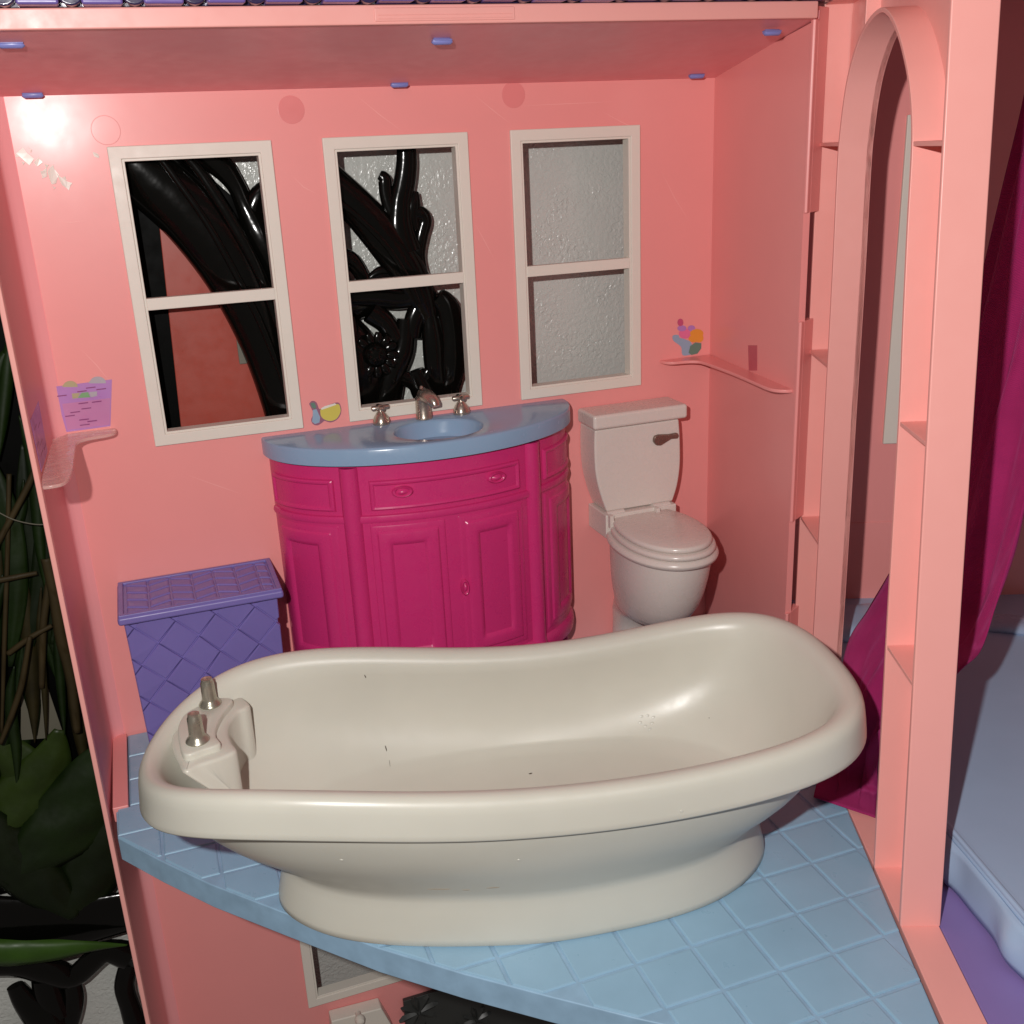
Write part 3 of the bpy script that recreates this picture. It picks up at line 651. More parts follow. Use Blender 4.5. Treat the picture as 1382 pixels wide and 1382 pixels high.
# counter with sunk basin
SC, SRX, SRY = (12.25, -2.62), 2.06, 1.78
def ctr(n, off, a=7.50, b=4.95):
    out = []
    for i in range(n):
        t = PI*i/(n-1); out.append((VC[0]-(a-off)*math.cos(t), -(b-off)*max(0, math.sin(t))**.98))
    return out
nr = 72; nf = 48
outer = ctr(nf, 0)+[(VC[0]+7.50-15.0*k/(nr-nf+1), .0) for k in range(1, nr-nf+1)]
top = ctr(nf, .12)+[(VC[0]+7.38-14.76*k/(nr-nf+1), .0) for k in range(1, nr-nf+1)]
ang = [math.atan2((y-SC[1])/SRY, (x-SC[0])/SRX) for x, y in top]
sink = lambda k, z, dy=0: [(SC[0]+SRX*k*math.cos(a), SC[1]+dy+SRY*k*math.sin(a), z) for a in ang]
ZC = 13.55
R = [[(x, y, 12.78) for x, y in outer], [(x, y, ZC-.12) for x, y in outer], [(VC[0]+(x-VC[0])*.996, y*.99, ZC-.03) for x, y in outer], [(x, y, ZC) for x, y in top], sink(1.03, ZC), sink(1.0, ZC-.03), sink(.97, ZC-.12), sink(.9, ZC-.6), sink(.75, ZC-1.0, .05), sink(.45, ZC-1.2, .05), sink(.1, ZC-1.25, .05)]
mesh('counter', *loftv(R), m_counter, van, angle=50)
# taps
def crosstap(x, y):
    k = mesh('tap', *lathev((x, y, ZC), [(.40, 0), (.42, .06), (.40, .16), (.33, .36), (.22, .52), (.14, .6), (.12, .78), (.02, .8)], 26), m_silver, van, angle=60)
    mesh('cross_handle', *join(tubev([(x-.44, y-.05, ZC+.78), (x-.40, y-.05, ZC+.78), (x+.40, y+.05, ZC+.78), (x+.44, y+.05, ZC+.78)], [.07, .115, .115, .07], 10, up=(0, 0, 1)), tubev([(x+.04, y-.42, ZC+.78), (x+.03, y-.38, ZC+.78), (x-.03, y+.38, ZC+.78), (x-.04, y+.42, ZC+.78)], [.07, .115, .115, .07], 10, up=(0, 0, 1)), lathev((x, y, ZC+.68), [(.15, 0), (.16, .15), (.1, .24), (.02, .25)], 12)), m_silver, k, angle=50)
for q in ((513, 570), (620, 556)): a = atZ(*q, ZC); crosstap(a[0], min(a[1], -.45)+0.05)
a = atZ(569, 562, ZC); fx, fy = a[0], -.42
sp = mesh('spout', *lathev((fx, fy, ZC), [(.40, 0), (.41, .05), (.38, .12), (.36, .9), (.38, 1.0), (.30, 1.1), (.02, 1.14)], 26), m_silver, van, angle=60)
mesh('spout_arm', *tubev([(fx-.02, fy+.2, ZC+1.12), (fx+.02, fy-.0, ZC+1.16), (fx+.14, fy-.35, ZC+1.12), (fx+.28, fy-.72, ZC+1.0), (fx+.34, fy-.90, ZC+.84), (fx+.35, fy-.94, ZC+.74)], [.16, .33, .35, .30, .25, .2], 16, up=(0, 0, 1)), m_silver, sp, angle=60)
mesh('spout_tip', *lathev((fx-.02, fy+.02, ZC+1.38), [(.1, 0), (.12, .06), (.05, .2), (.01, .22)], 12), m_silver, sp)

# ================================================================== toilet
to = thing('toilet', (22.7, -3, 0), 'closed pinkish cream toy toilet in the right corner', 'toilet')
tp = [(20.98, 7.85), (24.72, 7.85), (25.0, 8.7), (25.15, 9.8), (25.13, 11.2), (25.05, 12.2), (20.4, 12.2), (20.36, 11.2), (20.42, 9.9), (20.66, 8.8)]
tp = [tuple(q) for q in smoothpts(tp[1:6], 4)]+[tuple(q) for q in smoothpts(tp[6:]+[tp[0]], 4)]
tank = prism('tank', tp, XZ, -1.85, .0, m_toil, to, bevel=.10, seg=3)
box('tank_lid', (20.24, 25.42, -2.10, .0, 12.25, 12.98), m_toil, to, bevel=.16, seg=4)
hv = [(23.55, 11.35), (23.62, 11.52), (23.85, 11.56), (24.45, 11.50), (24.9, 11.52), (24.98, 11.36), (24.9, 11.22), (24.55, 11.25), (24.25, 11.12), (23.95, 10.98), (23.7, 11.02), (23.56, 11.2)]
hm = mat('dull_bronze_lever', (.25, .17, .14), .3, .5, metal=.7, var=.15, vscale=3)
prism('flush_lever', [(x, z) for x, z in hv], XZ, -2.02, -1.8, hm, to, bevel=.06, seg=3)
box('seat_base', (20.75, 24.75, -2.2, .0, 6.55, 7.82), m_toil, to, bevel=.06)
def oring(c, rx, ry, z, n=48, p=2.15): return [(c[0]+rx*math.copysign(abs(math.cos(t))**(2/p), math.cos(t)), c[1]+ry*math.copysign(abs(math.sin(t))**(2/p), math.sin(t)), z) for t in np.linspace(0, 2*PI, n+1)[:-1]]
def ovalslab(name, c, rx, ry, z0, z1, r, parent):
    R = [oring(c, rx-r, ry-r, z0), oring(c, rx-r*.3, ry-r*.3, z0+r*.3), oring(c, rx, ry, z0+r), oring(c, rx, ry, z1-r), oring(c, rx-r*.3, ry-r*.3, z1-r*.3), oring(c, rx-r, ry-r, z1), oring(c, rx*.5, ry*.5, z1+.03)]
    return mesh(name, *loftv(R), m_toil, parent, angle=60)
ovalslab('lid', (22.75, -4.35), 2.07, 3.2, 7.32, 7.62, .13, to)
ovalslab('seat', (22.75, -4.40), 2.22, 3.36, 7.0, 7.30, .13, to)
ovalslab('bowl_rim', (22.75, -4.30), 2.42, 3.52, 6.52, 6.98, .22, to)
R = [oring((22.5, -1.2), .85, 1.2, 0), oring((22.5, -1.2), .78, 1.2, 1.0), oring((22.5, -1.3), .82, 1.3, 1.9), oring((22.6, -2.1), 1.05, 2.0, 2.35), oring((22.65, -3.0), 1.4, 2.35, 2.65), oring((22.72, -3.4), 1.66, 2.65, 3.1), oring((22.75, -3.65), 1.88, 2.92, 3.8), oring((22.75, -3.85), 2.03, 3.1, 4.6), oring((22.75, -4.0), 2.12, 3.2, 5.4), oring((22.75, -4.1), 2.16, 3.3, 6.2), oring((22.75, -4.1), 2.2, 3.3, 6.6)]
mesh('bowl', *loftv([[(x, min(y, -.0), z) for x, y, z in r] for r in R]), m_toil, to, angle=70)
for x in (21.35, 23.95):
    mesh('hinge', *join(tubev([(x-.45, -1.95, 7.72), (x+.5, -1.95, 7.72)], .22, 12, up=(0, 0, 1)), boxv(x-.5, x-.3, -2.5, -1.7, 7.2, 7.85)), m_toil, to, angle=40, bevel=0)

# ================================================================== hamper
ha = thing('hamper', (.9, -2, 0), 'purple basket-weave laundry hamper with a flat lid, left of the vanity', 'hamper')
hx0, hx1, hy = -2.32, 4.0, -3.72
V, F = loftv([[(hx0+.25, -.02, 0), (hx1-.15, -.02, 0), (hx1-.15, hy+.15, 0), (hx0+.25, hy+.15, 0)], [(hx0, -.02, 7.3), (hx1, -.02, 7.3), (hx1, hy, 7.3), (hx0, hy, 7.3)]])
mesh('basket', V, F, m_pur, ha, bevel=.08)
box('lid', (-2.6, 4.32, -4.12, -.02, 7.25, 7.62), m_pur, ha, bevel=.12, seg=3)
def rimring(x0, x1, y0, y1, wd, z0, z1):
    o = [(x0, y0), (x1, y0), (x1, y1), (x0, y1)]; i = [(x0+wd, y0+wd), (x1-wd, y0+wd), (x1-wd, y1-wd), (x0+wd, y1-wd)]
    V, F = loftv([[(a, b, z0) for a, b in o], [(a, b, z1) for a, b in o], [(a, b, z1) for a, b in i], [(a, b, z0) for a, b in i]], False, False)
    F += [(12+k, 12+(k+1) % 4, (k+1) % 4, k) for k in range(4)]; return V, F
mesh('lid_rim', *rimring(-2.55, 4.27, -4.07, -.05, .22, 7.58, 7.72), m_pur, ha, bevel=.04)
# woven strips of the front: a basket weave turned by 45 degrees
c = 1.22; r2 = math.sqrt(.5)
frame = [(hx0-.08, 0.0), (hx1+.06, 0.0), (hx1+.06, 7.25), (hx0-.08, 7.25)]
for i in range(-3, 16):
    for j in range(-8, 9):
        # strip cell (2 x 1) on a rotated lattice
        a0 = i*c; b0 = j*c
        cell = [(a0, b0), (a0+c, b0), (a0+c, b0+c), (a0, b0+c)]
        pts = [(hx0+.3+(a-b)*r2*.98, (a+b)*r2*1.05-.3) for a, b in cell]
        p = clip(pts, frame)
        if len(p) < 3 or abs(area(p)) < .12: continue
        if area(p) < 0: p = p[::-1]
        odd = (i+j) % 2
        cx = sum(q[0] for q in pts)/4; cz = sum(q[1] for q in pts)/4
        def fn(x, z, h, cx=cx, cz=cz, odd=odd):
            d = ((x-cx)+(z-cz))*r2 if odd else ((x-cx)-(z-cz))*r2
            hh = h+(.05-.12*d*d+(.09*d if odd else -.09*d) if h > .02 else 0); tz = z/7.3; xx = x+(.17*(1-tz) if x < .9 else -.12*(1-tz))
            return (xx, hy+.13*(1-tz)-hh, z)
        mesh('woven_strip', *piecev(p, fn, -.06, .07, .06), m_pur, ha, smooth=False)
lidf = [(-2.25, -3.8), (3.98, -3.8), (3.98, -.3), (-2.25, -.3)]
for i in range(-4, 12):
    for j in range(-4, 8):
        # herringbone: pairs of slanting bricks
        a0 = i*.95; b0 = j*.85+(.42 if i % 2 else 0); sgn = 1 if i % 2 else -1
        pts = [(a0-2.2, b0-3.9), (a0+.9-2.2, b0-3.9+.42*sgn), (a0+.9-2.2, b0-3.9+.42*sgn+.74), (a0-2.2, b0-3.9+.74)]
        p = clip(pts, lidf)
        if len(p) < 3 or abs(area(p)) < .12: continue
        if area(p) < 0: p = p[::-1]
        mesh('woven_strip', *piecev(p, lambda x, y, h: (x, y, 7.62+h), -.02, .06, .10), m_pur, ha, smooth=False)

# ================================================================== shelves
def corner_shelf(name, poly, z, th, m, up=.12):
    p = [tuple(q) for q in poly]
    if area(p) < 0: p = p[::-1]
    return prism(name, p, XY, z-th, z, m, None, bevel=.05, seg=3)
rs = [(24.9, -.02), (25.0, -.5), (25.35, -.78), (25.9, -.85), (26.35, -1.05), (26.55, -1.6), (26.45, -4.2), (26.2, -6.6), (26.05, -8.0), (26.15, -8.6), (26.5, -8.95), (26.78, -9.0), (27.82, -.02)]
rs = [tuple(q) for q in smoothpts(rs[:-1], 4)]+[rs[-1]]
tag(corner_shelf('corner_shelf', rs, 14.9, .16, m_wall), 'thin pink corner shelf running onto the right side wall above the toilet', 'shelf')
lsp = [(-1.5, -.02), (-1.45, -.5), (-1.6, -.95), (-2.0, -1.15), (-2.6, -1.3), (-2.95, -1.65), (-3.05, -2.4), (-3.05, -5.8), (-3.12, -7.2), (-3.3, -7.9), (-3.75, -8.05), (-4.0, -8.0), (-4.1, -6.6), (-4.02, -.75), (-3.46, -.02)]
lsp = [tuple(q) for q in smoothpts(lsp[:12], 4)]+lsp[12:]
tag(corner_shelf('corner_shelf', lsp, 14.8, .14, m_clear), 'glossy translucent pink corner shelf on the left wall under the basket stickers', 'shelf')
mesh('lip', *tubev([(-1.5, -.42, 14.82), (-1.62, -.93, 14.82), (-2.1, -1.16, 14.82), (-2.7, -1.32, 14.82)], .05, 8, up=(0, 0, 1)), m_clear) if 0 else None

# ================================================================== stickers (flat print on thin film)
def film(name, poly, fn, m, parent=None, h=.012): p = [tuple(q) for q in (poly if len(poly) < 9 else smoothpts(list(poly)+[poly[0]], 4)[:-1])]; return mesh(name, *prismv(p, fn, 0, h), m, parent, smooth=False)
WY = lambda x, z, h: (x, -.004-h, z)
def onwall(pxs): return [(atY(x, y)[0], atY(x, y)[2]) for x, y in pxs]
c_lil = flat('lilac_print', (.44, .20, .50)); c_pk = flat('mauve_print', (.52, .20, .40)); c_dp = flat('plum_print', (.25, .045, .18)); c_gr = flat('green_print', (.20, .38, .18)); c_yl = flat('yellow_print', (.62, .52, .10)); c_gy = flat('pale_grey_print', (.42, .38, .42)); c_bl = flat('pale_blue_print', (.28, .38, .50)); c_or = flat('orange_print', (.75, .30, .04)); c_ol = flat('olive_print', (.42, .36, .20)); c_tl = flat('teal_print', (.12, .22, .17)); c_wh = flat('white_print', (.75, .70, .62)); c_mag = flat('rose_print', (.55, .08, .18)); c_out = flat('sticker_outline', (.30, .12, .18)); c_pk2 = flat('pink_print', (.75, .16, .32))
def layer(o, items, fn=WY, base=.012, conv=onwall):
    for k, (nm, pxs, m) in enumerate(items):
        b = base+.002*(k+1); film(nm, conv(pxs), lambda x, z, h, b=b: fn(x, z, h+b), m, o, .004)
basket = [(72, 522), (151, 512), (149, 575), (90, 583)]
st = film('basket_sticker', onwall(basket), WY, c_lil); tag(st, 'lilac basket sticker above the left shelf, with towel and soap shapes', 'sticker')
half = lambda cx, cy, rx, ry, n=10: [(cx+rx*math.cos(t), cy-ry*math.sin(t)) for t in np.linspace(0, PI, n)]
its = [('print_patch', [(84, 545), (149, 537), (148, 573), (91, 580)], c_pk), ('print_patch', half(95, 522, 10, 8), c_ol), ('print_patch', half(132, 517, 11, 9), c_gy),
       ('print_patch', [(97, 531), (108, 530), (105, 537), (98, 538)], c_ol), ('print_patch', [(105, 537), (110, 530), (119, 529), (122, 536)], c_gr), ('print_patch', [(120, 529), (131, 528), (131, 534), (123, 536)], c_gy)]
for (x, y) in ((77, 534), (104, 528), (116, 523), (130, 525), (106, 544), (124, 542), (110, 551), (95, 556), (88, 561), (107, 566), (118, 568), (108, 573)):
    its.append(('print_dash', [(x, y), (x+13, y-1.6), (x+13, y-.2), (x, y+1.4)], c_dp))
layer(st, its)
def onside(pxs):     # side wall of the left fold
    out = []
    for x, y in pxs:
        d = ray(x, y); t = (-4.02-.0147*(-CAM[1])*0-CAM[0])/d[0]; q = CAM+d*t; out.append((q[1], q[2]))
    return out
def SX(y, z, h): return (-4.03+.0148*(y+.68)+.006+h, y, z)
st2 = film('basket_sticker', [(-6.3, 14.9), (-3.2, 14.9), (-2.9, 16.9), (-6.5, 16.9)], SX, c_lil); tag(st2, 'narrow lilac basket sticker wrapping onto the left side wall', 'sticker')
for (y, z) in ((-5.5, 16.4), (-4.2, 16.2), (-5.9, 15.8), (-4.6, 15.6), (-5.2, 15.3), (-3.7, 15.2)):
    film('print_dash', [(y-.5, z), (y+.5, z), (y+.5, z+.05), (y-.5, z+.05)], lambda a, b, h: SX(a, b, h+.014), c_dp, st2, .004)
# bottle and soap dish sticker
st = film('bottle_sticker', onwall([(417, 545), (421, 541), (427, 543), (431, 552), (437, 549), (455, 543), (460, 549), (460, 558), (455, 566), (446, 570), (438, 568), (434, 571), (428, 574), (422, 572), (420, 566), (423, 558), (420, 551)]), WY, c_out); tag(st, 'yellow dish and blue bottle sticker left of the sink', 'sticker')
layer(st, [('print_patch', [(432, 553), (438, 550), (455, 545), (459, 550), (459, 557), (454, 565), (446, 568), (438, 566), (433, 561)], c_yl), ('print_patch', [(433, 551), (438, 548), (452, 544), (454, 546), (434, 553)], c_wh),
           ('print_patch', [(419, 544), (424, 543), (427, 549), (425, 552), (421, 550)], c_tl), ('print_patch', [(422, 553), (427, 552), (432, 563), (431, 570), (425, 572), (421, 569), (422, 561)], c_bl)])
# toiletries sticker
st = film('flower_basket_sticker', onwall([(917, 456), (925, 458), (933, 463), (934, 476), (930, 479), (921, 479), (919, 468), (909, 460), (908, 453), (915, 452)]), WY, c_bl); tag(st, 'pastel sticker of a mug with pink and orange blooms above the toilet', 'sticker')
circ = lambda cx, cy, rx, ry, n=14: [(cx+rx*math.cos(t), cy+ry*math.sin(t)) for t in np.linspace(0, 2*PI, n+1)[:-1]]
layer(st, [('print_patch', circ(924, 450, 8, 7), c_pk2), ('print_patch', circ(920, 443, 6, 4), c_lil), ('print_patch', circ(933, 443, 5, 4), c_lil), ('print_patch', circ(918, 435, 4, 5), c_mag), ('print_patch', circ(940, 450, 9, 6), c_or), ('print_patch', circ(936, 457, 7, 5), c_or), ('print_patch', circ(943, 456, 6, 6), c_or),
           ('print_patch', [(929, 476), (931, 467), (938, 462), (946, 463), (946, 470), (941, 477), (933, 479)], c_tl)])
# small rose strip on the right wall
def onright(x, y):
    k = .12; d = ray(x, y); t = (27.83+k*CAM[1]-CAM[0])/(d[0]-k*d[1]); return CAM+d*t
q = [onright(1010, 466), onright(1022, 466), onright(1022, 500), onright(1011, 500)]
V = [tuple(p+np.array([-.006, 0, 0])) for p in q]+[tuple(p+np.array([-.02, 0, 0])) for p in q]
tag(mesh('strip_sticker', V, [(0,1,2,3), (7,6,5,4), (0,1,5,4), (1,2,6,5), (2,3,7,6), (3,0,4,7)], flat('deep_rose_film', (.52, .10, .13)), smooth=False), 'small deep rose rectangular sticker above the right shelf', 'sticker')
# chipped pale film at the top left
def chip(pxs):
    q = []
    for a, b in zip(pxs, pxs[1:]+pxs[:1]):
        q += [a, (a[0]*.6+b[0]*.4+random.uniform(-1.6, 1.6), a[1]*.6+b[1]*.4+random.uniform(-1.6, 1.6))]
    pxs = q; p_ = onwall(pxs); mesh('peeling_chip', *prismv(p_, lambda x, z, h: (x, -.004-h-.05*abs(math.sin(x*9+z*7))*(h > 0), z), 0, .01), m_paint, ch, smooth=False)
ch = thing('peeled_film', (-2, 0, 25), 'flaking scraps of pale film at the top left of the back wall', 'film')
for pxs in ([(22, 207), (31, 199), (37, 207), (46, 214), (40, 223), (30, 214), (21, 212)], [(46, 219), (52, 212), (58, 219), (50, 225)], [(54, 231), (63, 226), (64, 238), (57, 241)], [(64, 231), (72, 222), (80, 236), (76, 247), (70, 249)], [(76, 233), (88, 243), (98, 247), (93, 257), (84, 250)], [(125, 205), (133, 208), (134, 213), (127, 211)], [(38, 198), (43, 202), (41, 206)], [(60, 220), (66, 222), (63, 227)], [(84, 240), (89, 238), (91, 243)], [(28, 216), (34, 219), (31, 224)], [(70, 250), (76, 253), (72, 256)]): chip(pxs)
# ================================================================== behind the doll's house
pw = struct(box('plaster_wall', (-40, 60, 3.0, 3.6, -45, 50), m_plaster, bevel=0), 'grey orange-peel plaster wall behind the toy house')
# black carved mirror frame
mf = thing('carved_mirror_frame', (5, 2, 0), 'glossy black carved scrollwork frame behind the left and middle windows', 'mirror frame')
YF = 1.75
def stroke(name, pts, parent=mf, y=YF, dep=.55, k=5):
    P = smoothpts([(*p[:2], p[2]) for p in pts], k); C = []; Rr = []
    for x, yy, r in P:
        c = atY(x, yy, y); c2 = atY(x+r, yy, y); C.append(c); Rr.append(max(.06, np.linalg.norm(c2-c)))
    return mesh(name, *tubev(C, Rr, 16, (1, dep), up=(0, 1, 0)), m_black, parent, angle=80)
stroke('arc_band', [(90, 150, 42), (150, 190, 45), (205, 240, 46), (262, 292, 46), (318, 370, 42), (362, 460, 38), (395, 560, 36), (415, 660, 34)])
stroke('arc_ridge', [(150, 150, 5), (205, 200, 5), (245, 252, 5), (285, 310, 5), (330, 392, 5), (358, 450, 5), (385, 520, 5), (402, 600, 5)], y=YF-.78)
stroke('arc_ridge', [(230, 190, 7), (262, 222, 7), (290, 262, 8), (325, 320, 8), (352, 372, 8), (378, 440, 8)], y=YF-.62)
stroke('scroll', [(262, 195, 22), (296, 222, 18), (318, 250, 13), (332, 280, 14), (352, 316, 24), (378, 360, 26), (402, 420, 24), (420, 480, 20)])
stroke('scroll', [(372, 245, 8), (352, 262, 14), (342, 286, 14), (348, 306, 12)])
stroke('branch', [(412, 212, 22), (444, 244, 24), (484, 282, 25), (520, 324, 26), (550, 366, 25), (570, 405, 20), (582, 440, 12)])
stroke('arc_ridge', [(440, 262, 4), (480, 290, 4), (520, 330, 4), (548, 372, 4), (565, 410, 4)], y=YF-.62)
stroke('twig', [(547, 185, 12), (549, 215, 14), (546, 245, 15), (540, 275, 16), (540, 310, 20), (548, 340, 22)])
stroke('twig', [(512, 236, 6), (519, 242, 9), (521, 262, 9), (529, 285, 11), (540, 300, 12)])
stroke('curl', [(552, 292, 8), (566, 288, 10), (574, 297, 9), (569, 318, 9), (566, 345, 8), (573, 375, 7), (584, 400, 7)])
stroke('curl', [(560, 258, 5), (558, 275, 10), (556, 292, 10), (560, 310, 8)])
stroke('leaf_scroll', [(452, 350, 14), (470, 350, 13), (484, 364, 10), (492, 382, 10)])
stroke('leaf_scroll', [(500, 376, 6), (515, 368, 9), (538, 370, 10), (560, 376, 10)])
for pts in ([(462, 400, 14), (500, 398, 16), (535, 402, 15), (568, 398, 14)], [(460, 430, 22), (468, 470, 20), (470, 520, 18), (480, 552, 14)], [(500, 420, 16), (520, 436, 14), (535, 460, 12)], [(548, 430, 12), (545, 470, 14), (532, 500, 16), (520, 540, 14), (510, 560, 12)], [(575, 400, 14), (560, 430, 14), (556, 455, 12)], [(560, 500, 12), (572, 530, 16), (590, 545, 14)], [(530, 505, 10), (556, 515, 10), (575, 540, 10)]): stroke('scroll', pts)
for pts in ([(590, 400, 12), (604, 415, 16), (612, 450, 18), (612, 490, 18), (605, 525, 12)], [(580, 425, 10), (585, 460, 15), (588, 500, 14), (596, 530, 9)], [(598, 410, 7), (596, 450, 8), (598, 490, 7)], [(570, 520, 6), (582, 500, 9), (598, 520, 9), (606, 540, 6)]): stroke('acanthus_leaf', pts, y=YF-.1)
for pts in ([(440, 400, 26), (470, 405, 28), (505, 402, 20)], [(455, 440, 30), (470, 480, 44), (478, 530, 40), (480, 580, 36)], [(520, 452, 22), (528, 490, 20), (520, 540, 22), (512, 580, 20)], [(560, 440, 6), (575, 425, 16), (596, 440, 24), (606, 490, 22), (600, 540, 16)]): stroke('scroll', pts, y=YF+.35)
fc = (507, 479)
fl = mesh('flower_heart', *lathev(tuple(atY(*fc, YF-.5)), [(.55, .2), (.55, -.1), (.45, -.22), (.2, -.28), (.02, -.3)], 20, 'y'), m_black, mf)
for k in range(13):
    a = 2*PI*k/13; stroke('petal', [(fc[0]+15*math.cos(a), fc[1]+15*math.sin(a), 4), (fc[0]+23*math.cos(a), fc[1]+23*math.sin(a), 6), (fc[0]+31*math.cos(a), fc[1]+31*math.sin(a), 4)], y=YF-.35, k=3)
for k in range(7):
    a = 2*PI*k/7; mesh('bead', *lathev(tuple(atY(fc[0]+8*math.cos(a), fc[1]+8*math.sin(a), YF-.75)), [(.02, -.11), (.09, -.06), (.11, 0), (.09, .08)], 8, 'y'), m_black, fl)
# lower left run of the frame
for pts in ([(-60, 1246, 52), (20, 1250, 50), (90, 1246, 44), (150, 1235, 36), (230, 1215, 30)],): stroke('lower_band', pts, y=1.6, dep=.25)
for pts in ([(-10, 1300, 22), (30, 1302, 20), (70, 1312, 22), (100, 1318, 18), (140, 1285, 18), (175, 1290, 22)], [(20, 1330, 12), (35, 1352, 18), (60, 1375, 26), (80, 1400, 20)], [(95, 1320, 12), (100, 1345, 14), (96, 1372, 14), (90, 1400, 10)], [(60, 1320, 18), (66, 1345, 20), (78, 1372, 18)], [(175, 1300, 14), (168, 1330, 14), (176, 1360, 14), (190, 1400, 18)], [(0, 1420, 20), (60, 1415, 22), (120, 1400, 10)]): stroke('scroll', pts)
mr = box('mirror_pane', (-40, 8.2, 2.3, 2.5, -8.6, 50), m_pane, bevel=.02)
V = [(-40, -8.6), (-9, -8.6), (-4.5, -8.9), (3.0, -8.0), (8.0, 5.0), (8.2, 14), (6.6, 20), (4.9, 24.0), (2.0, 27), (-1, 29), (-8, 31), (-40, 31)]
bpy.data.objects.remove(mr)
mr = prism('mirror_pane', [(x, z) for x, z in V], XZ, 2.3, 2.5, m_pane, None, bevel=.02); tag(mr, 'dark mirror pane inside the black carved frame', 'mirror pane')
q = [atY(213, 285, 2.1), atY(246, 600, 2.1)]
rb = box('red_panel', (q[0][0], 8.3, 2.02, 2.18, 6, 24.6), m_refl, bevel=.04)
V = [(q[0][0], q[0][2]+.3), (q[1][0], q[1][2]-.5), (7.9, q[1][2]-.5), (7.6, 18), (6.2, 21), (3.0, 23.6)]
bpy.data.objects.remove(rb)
rb = prism('red_panel', V, XZ, 2.0, 2.2, m_refl, None, bevel=.04); tag(rb, 'dull red plastic panel behind the leftmost window, inside the black arc', 'panel')  # solid panel added in place of the house back mirrored in the pane
c = atY(334, 470, 1.95); tag(box('wall_plate', (c[0]-.45, c[0]+.6, 1.9, 1.99, c[2]-.7, c[2]+.7), m_plate, bevel=.12, seg=3), 'small rounded grey plate on the red panel behind the leftmost window', 'plate')
# plants left of the house
def blade(name, pts, m, parent=None, bend=.25, nn=5):
    """leaf or stem strip: (x, y, half width in px, depth)"""
    P = smoothpts(pts, 7); V = []; c3 = [atY(x, y, d) for x, y, r, d in P]
    for i, (x, y, r, d) in enumerate(P):
        t = c3[min(i+1, len(P)-1)]-c3[max(i-1, 0)]; t = t/np.linalg.norm(t); s = np.cross(t, (0, 1., 0)); s /= np.linalg.norm(s); rr = r/29.
        for k in range(nn):
            g = 2*k/(nn-1)-1; V.append(c3[i]+s*rr*g+np.array([0, bend*rr*abs(g)**1.4+.05*rr*math.sin(i*.7+g*5), 0]))
    F = [(i*nn+k, (i+1)*nn+k, (i+1)*nn+k+1, i*nn+k+1) for i in range(len(P)-1) for k in range(nn-1)]
    o = mesh(name, V, F, m, parent, angle=60); so = o.modifiers.new('thick', 'SOLIDIFY'); so.thickness = .06*S; return o
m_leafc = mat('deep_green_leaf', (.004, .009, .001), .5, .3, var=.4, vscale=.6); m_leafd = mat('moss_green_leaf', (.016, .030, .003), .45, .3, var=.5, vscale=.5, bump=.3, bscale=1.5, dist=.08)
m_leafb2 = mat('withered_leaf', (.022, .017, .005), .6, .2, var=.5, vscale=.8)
pl = thing('potted_plant', (-7, 1, -8), 'dim plant with broad dark green leaves left of the toy house', 'plant')
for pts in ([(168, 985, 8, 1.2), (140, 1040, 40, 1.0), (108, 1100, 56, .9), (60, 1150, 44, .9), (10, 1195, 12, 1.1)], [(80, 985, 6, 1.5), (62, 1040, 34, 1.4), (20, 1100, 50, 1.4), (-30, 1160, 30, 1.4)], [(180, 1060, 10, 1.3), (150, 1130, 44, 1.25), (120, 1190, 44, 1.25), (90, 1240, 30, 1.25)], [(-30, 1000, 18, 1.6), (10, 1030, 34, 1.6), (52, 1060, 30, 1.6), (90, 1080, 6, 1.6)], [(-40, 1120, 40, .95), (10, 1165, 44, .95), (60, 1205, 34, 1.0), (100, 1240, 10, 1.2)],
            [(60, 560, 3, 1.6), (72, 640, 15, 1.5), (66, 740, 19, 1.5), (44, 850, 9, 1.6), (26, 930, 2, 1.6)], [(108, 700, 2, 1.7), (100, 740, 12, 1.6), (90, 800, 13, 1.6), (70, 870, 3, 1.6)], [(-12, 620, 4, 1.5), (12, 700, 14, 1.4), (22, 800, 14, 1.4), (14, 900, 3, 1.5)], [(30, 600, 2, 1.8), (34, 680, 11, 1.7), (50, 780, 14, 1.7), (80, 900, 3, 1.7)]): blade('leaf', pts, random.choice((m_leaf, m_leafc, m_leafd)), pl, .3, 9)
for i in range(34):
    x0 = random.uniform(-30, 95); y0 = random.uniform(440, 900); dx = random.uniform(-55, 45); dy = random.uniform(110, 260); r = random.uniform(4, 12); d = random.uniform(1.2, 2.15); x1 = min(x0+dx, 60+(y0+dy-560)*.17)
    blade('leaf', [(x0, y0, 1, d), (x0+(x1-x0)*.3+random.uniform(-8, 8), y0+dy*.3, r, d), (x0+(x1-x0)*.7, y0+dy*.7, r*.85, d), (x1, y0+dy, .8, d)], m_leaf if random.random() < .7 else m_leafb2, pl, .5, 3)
lb = thing('leaf_spray', (-8, 0, -13), 'single long green leaf lying across the black frame at the lower left', 'leaf')
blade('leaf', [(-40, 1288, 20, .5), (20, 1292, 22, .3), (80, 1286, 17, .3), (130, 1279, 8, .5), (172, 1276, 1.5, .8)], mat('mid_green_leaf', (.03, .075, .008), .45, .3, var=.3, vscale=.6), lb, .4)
ds = thing('dry_stems', (-7, 1, 0), 'bundle of dry brown stems left of the toy house', 'stems')
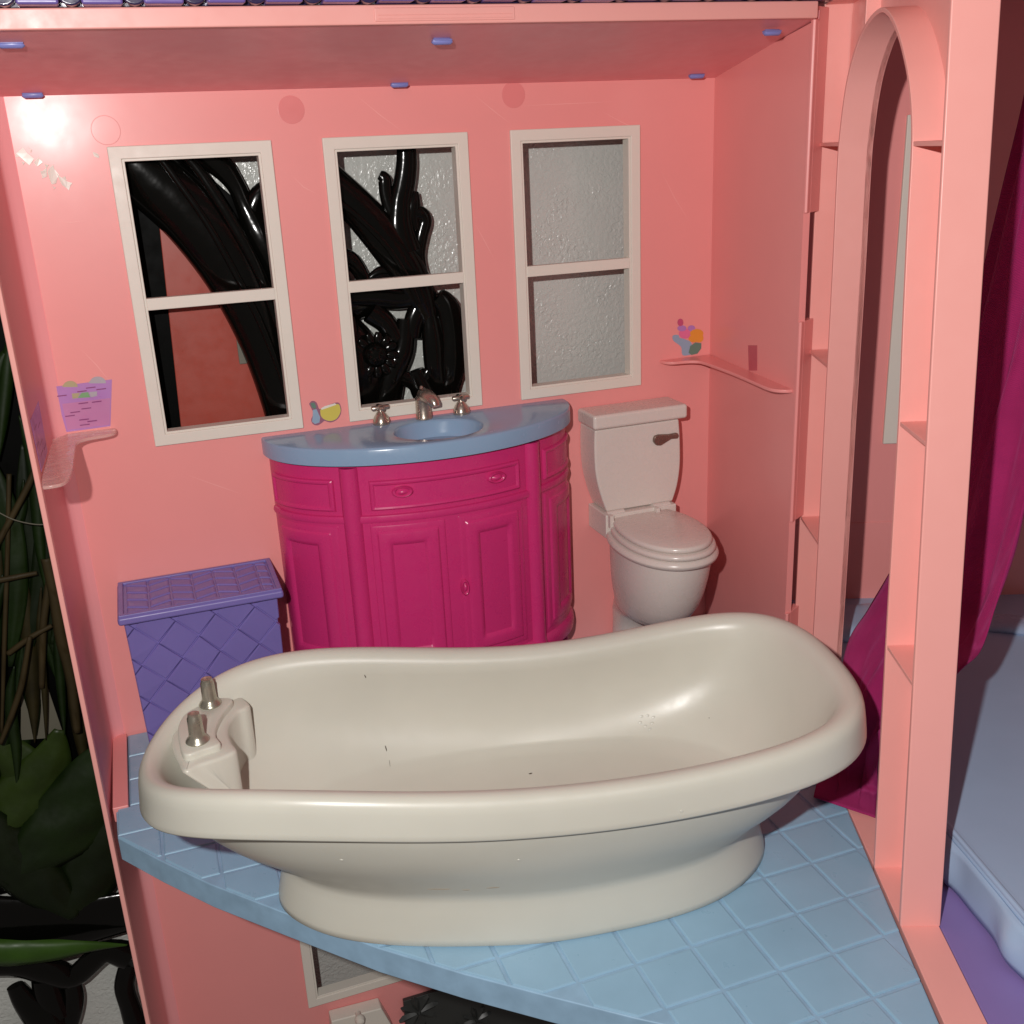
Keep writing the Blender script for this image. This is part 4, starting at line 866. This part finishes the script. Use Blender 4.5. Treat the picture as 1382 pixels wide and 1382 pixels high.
for pts in ([(60, 590, 3, .9), (45, 640, 4, .9), (15, 700, 4, 1.0), (-10, 745, 4, 1.0)], [(62, 755, 7, .9), (72, 800, 7, .9), (82, 860, 8, 1.0), (96, 920, 7, 1.1), (104, 990, 5, 1.1)], [(40, 860, 3, .8), (30, 920, 4, .8), (18, 960, 4, .8), (0, 1005, 3, .8)], [(10, 884, 4, 1.2), (40, 862, 4, 1.0), (70, 845, 3, 1.0)], [(78, 740, 6, 1.2), (66, 790, 5, 1.2), (58, 850, 5, 1.2), (56, 930, 4, 1.2)], [(12, 640, 3, 1.2), (10, 740, 3, 1.2), (6, 860, 3, 1.2), (2, 990, 2, 1.2)], [(-10, 786, 4, .9), (20, 780, 4, .9), (50, 774, 3, .9)]): blade('stem', pts, m_leafb, ds, .6, 5)
blade('wire', [(-5, 690, .8, .5), (20, 702, .8, .5), (50, 708, .8, .5), (75, 706, .8, .5)], m_pale, ds, .3, 3)
c = atY(45, 945, 2.1); cd_ = mesh('pale_card', [(c[0]-.9, 2.0, c[2]-1.9), (c[0]+1.0, 2.0, c[2]-2.2), (c[0]+.6, 2.0, c[2]+2.0), (c[0]-.2, 2.0, c[2]+1.7), (c[0]-.9, 2.1, c[2]-1.9), (c[0]+1.0, 2.1, c[2]-2.2), (c[0]+.6, 2.1, c[2]+2.0), (c[0]-.2, 2.1, c[2]+1.7)], [(0,1,2,3), (4,5,6,7), (0,1,5,4), (1,2,6,5), (2,3,7,6), (3,0,4,7)], m_pale, smooth=False)  # flat card added in place of a whitish reflection in the mirror
tag(cd_, 'pale scrap of card behind the dry stems at the left', 'card')
# ================================================================== lower storey bits
lc = thing('lower_cabinet', (5.8, -1, -22), 'cream cabinet top with a round knob under the lower window', 'cabinet')
a = atY(447, 1378, -.9); b = atY(515, 1361, -.9); c = atY(530, 1386, -.9)
prism('panel', [(a[0]-.3, -26), (c[0]+.12, -26), (c[0], c[2]), (b[0], b[2]), (a[0], a[2]-.05)], XZ, -.9, -.0, m_white, lc, bevel=.08)
k = atY(485, 1374, -1.2); mesh('knob', *lathev(tuple(k), [(.02, -.4), (.2, -.33), (.28, -.15), (.26, .0), (.16, .15), (.16, .4)], 20, 'y'), m_white, lc)
gr = thing('embossed_plate', (12, -.2, -22), 'dark grey plate embossed with flowers under the floor slab', 'plate')
a = atY(535, 1360, -.2)
box('plate', (8.45, 19, -.3, -.02, -26, -20.3), m_grate, gr, bevel=.05)
for (x, y, s) in ((565, 1366, 1.15), (643, 1376, .9), (610, 1395, .7)):
    c = atY(x, y, -.32)
    for k in range(8):
        t = 2*PI*k/8+.2; R = []
        for g, wd in ((.12, .05), (.45, .20), (.8, .22), (1.05, .04)):
            d = np.array([math.cos(t), math.sin(t)])*g*s; e = np.array([-math.sin(t), math.cos(t)])*wd*s
            R.append([(c[0]+d[0]+e[0], -.29, c[2]+d[1]+e[1]), (c[0]+d[0], -.44, c[2]+d[1]), (c[0]+d[0]-e[0], -.29, c[2]+d[1]-e[1])])
        mesh('petal', *loftv(R), m_grate, gr, angle=20)
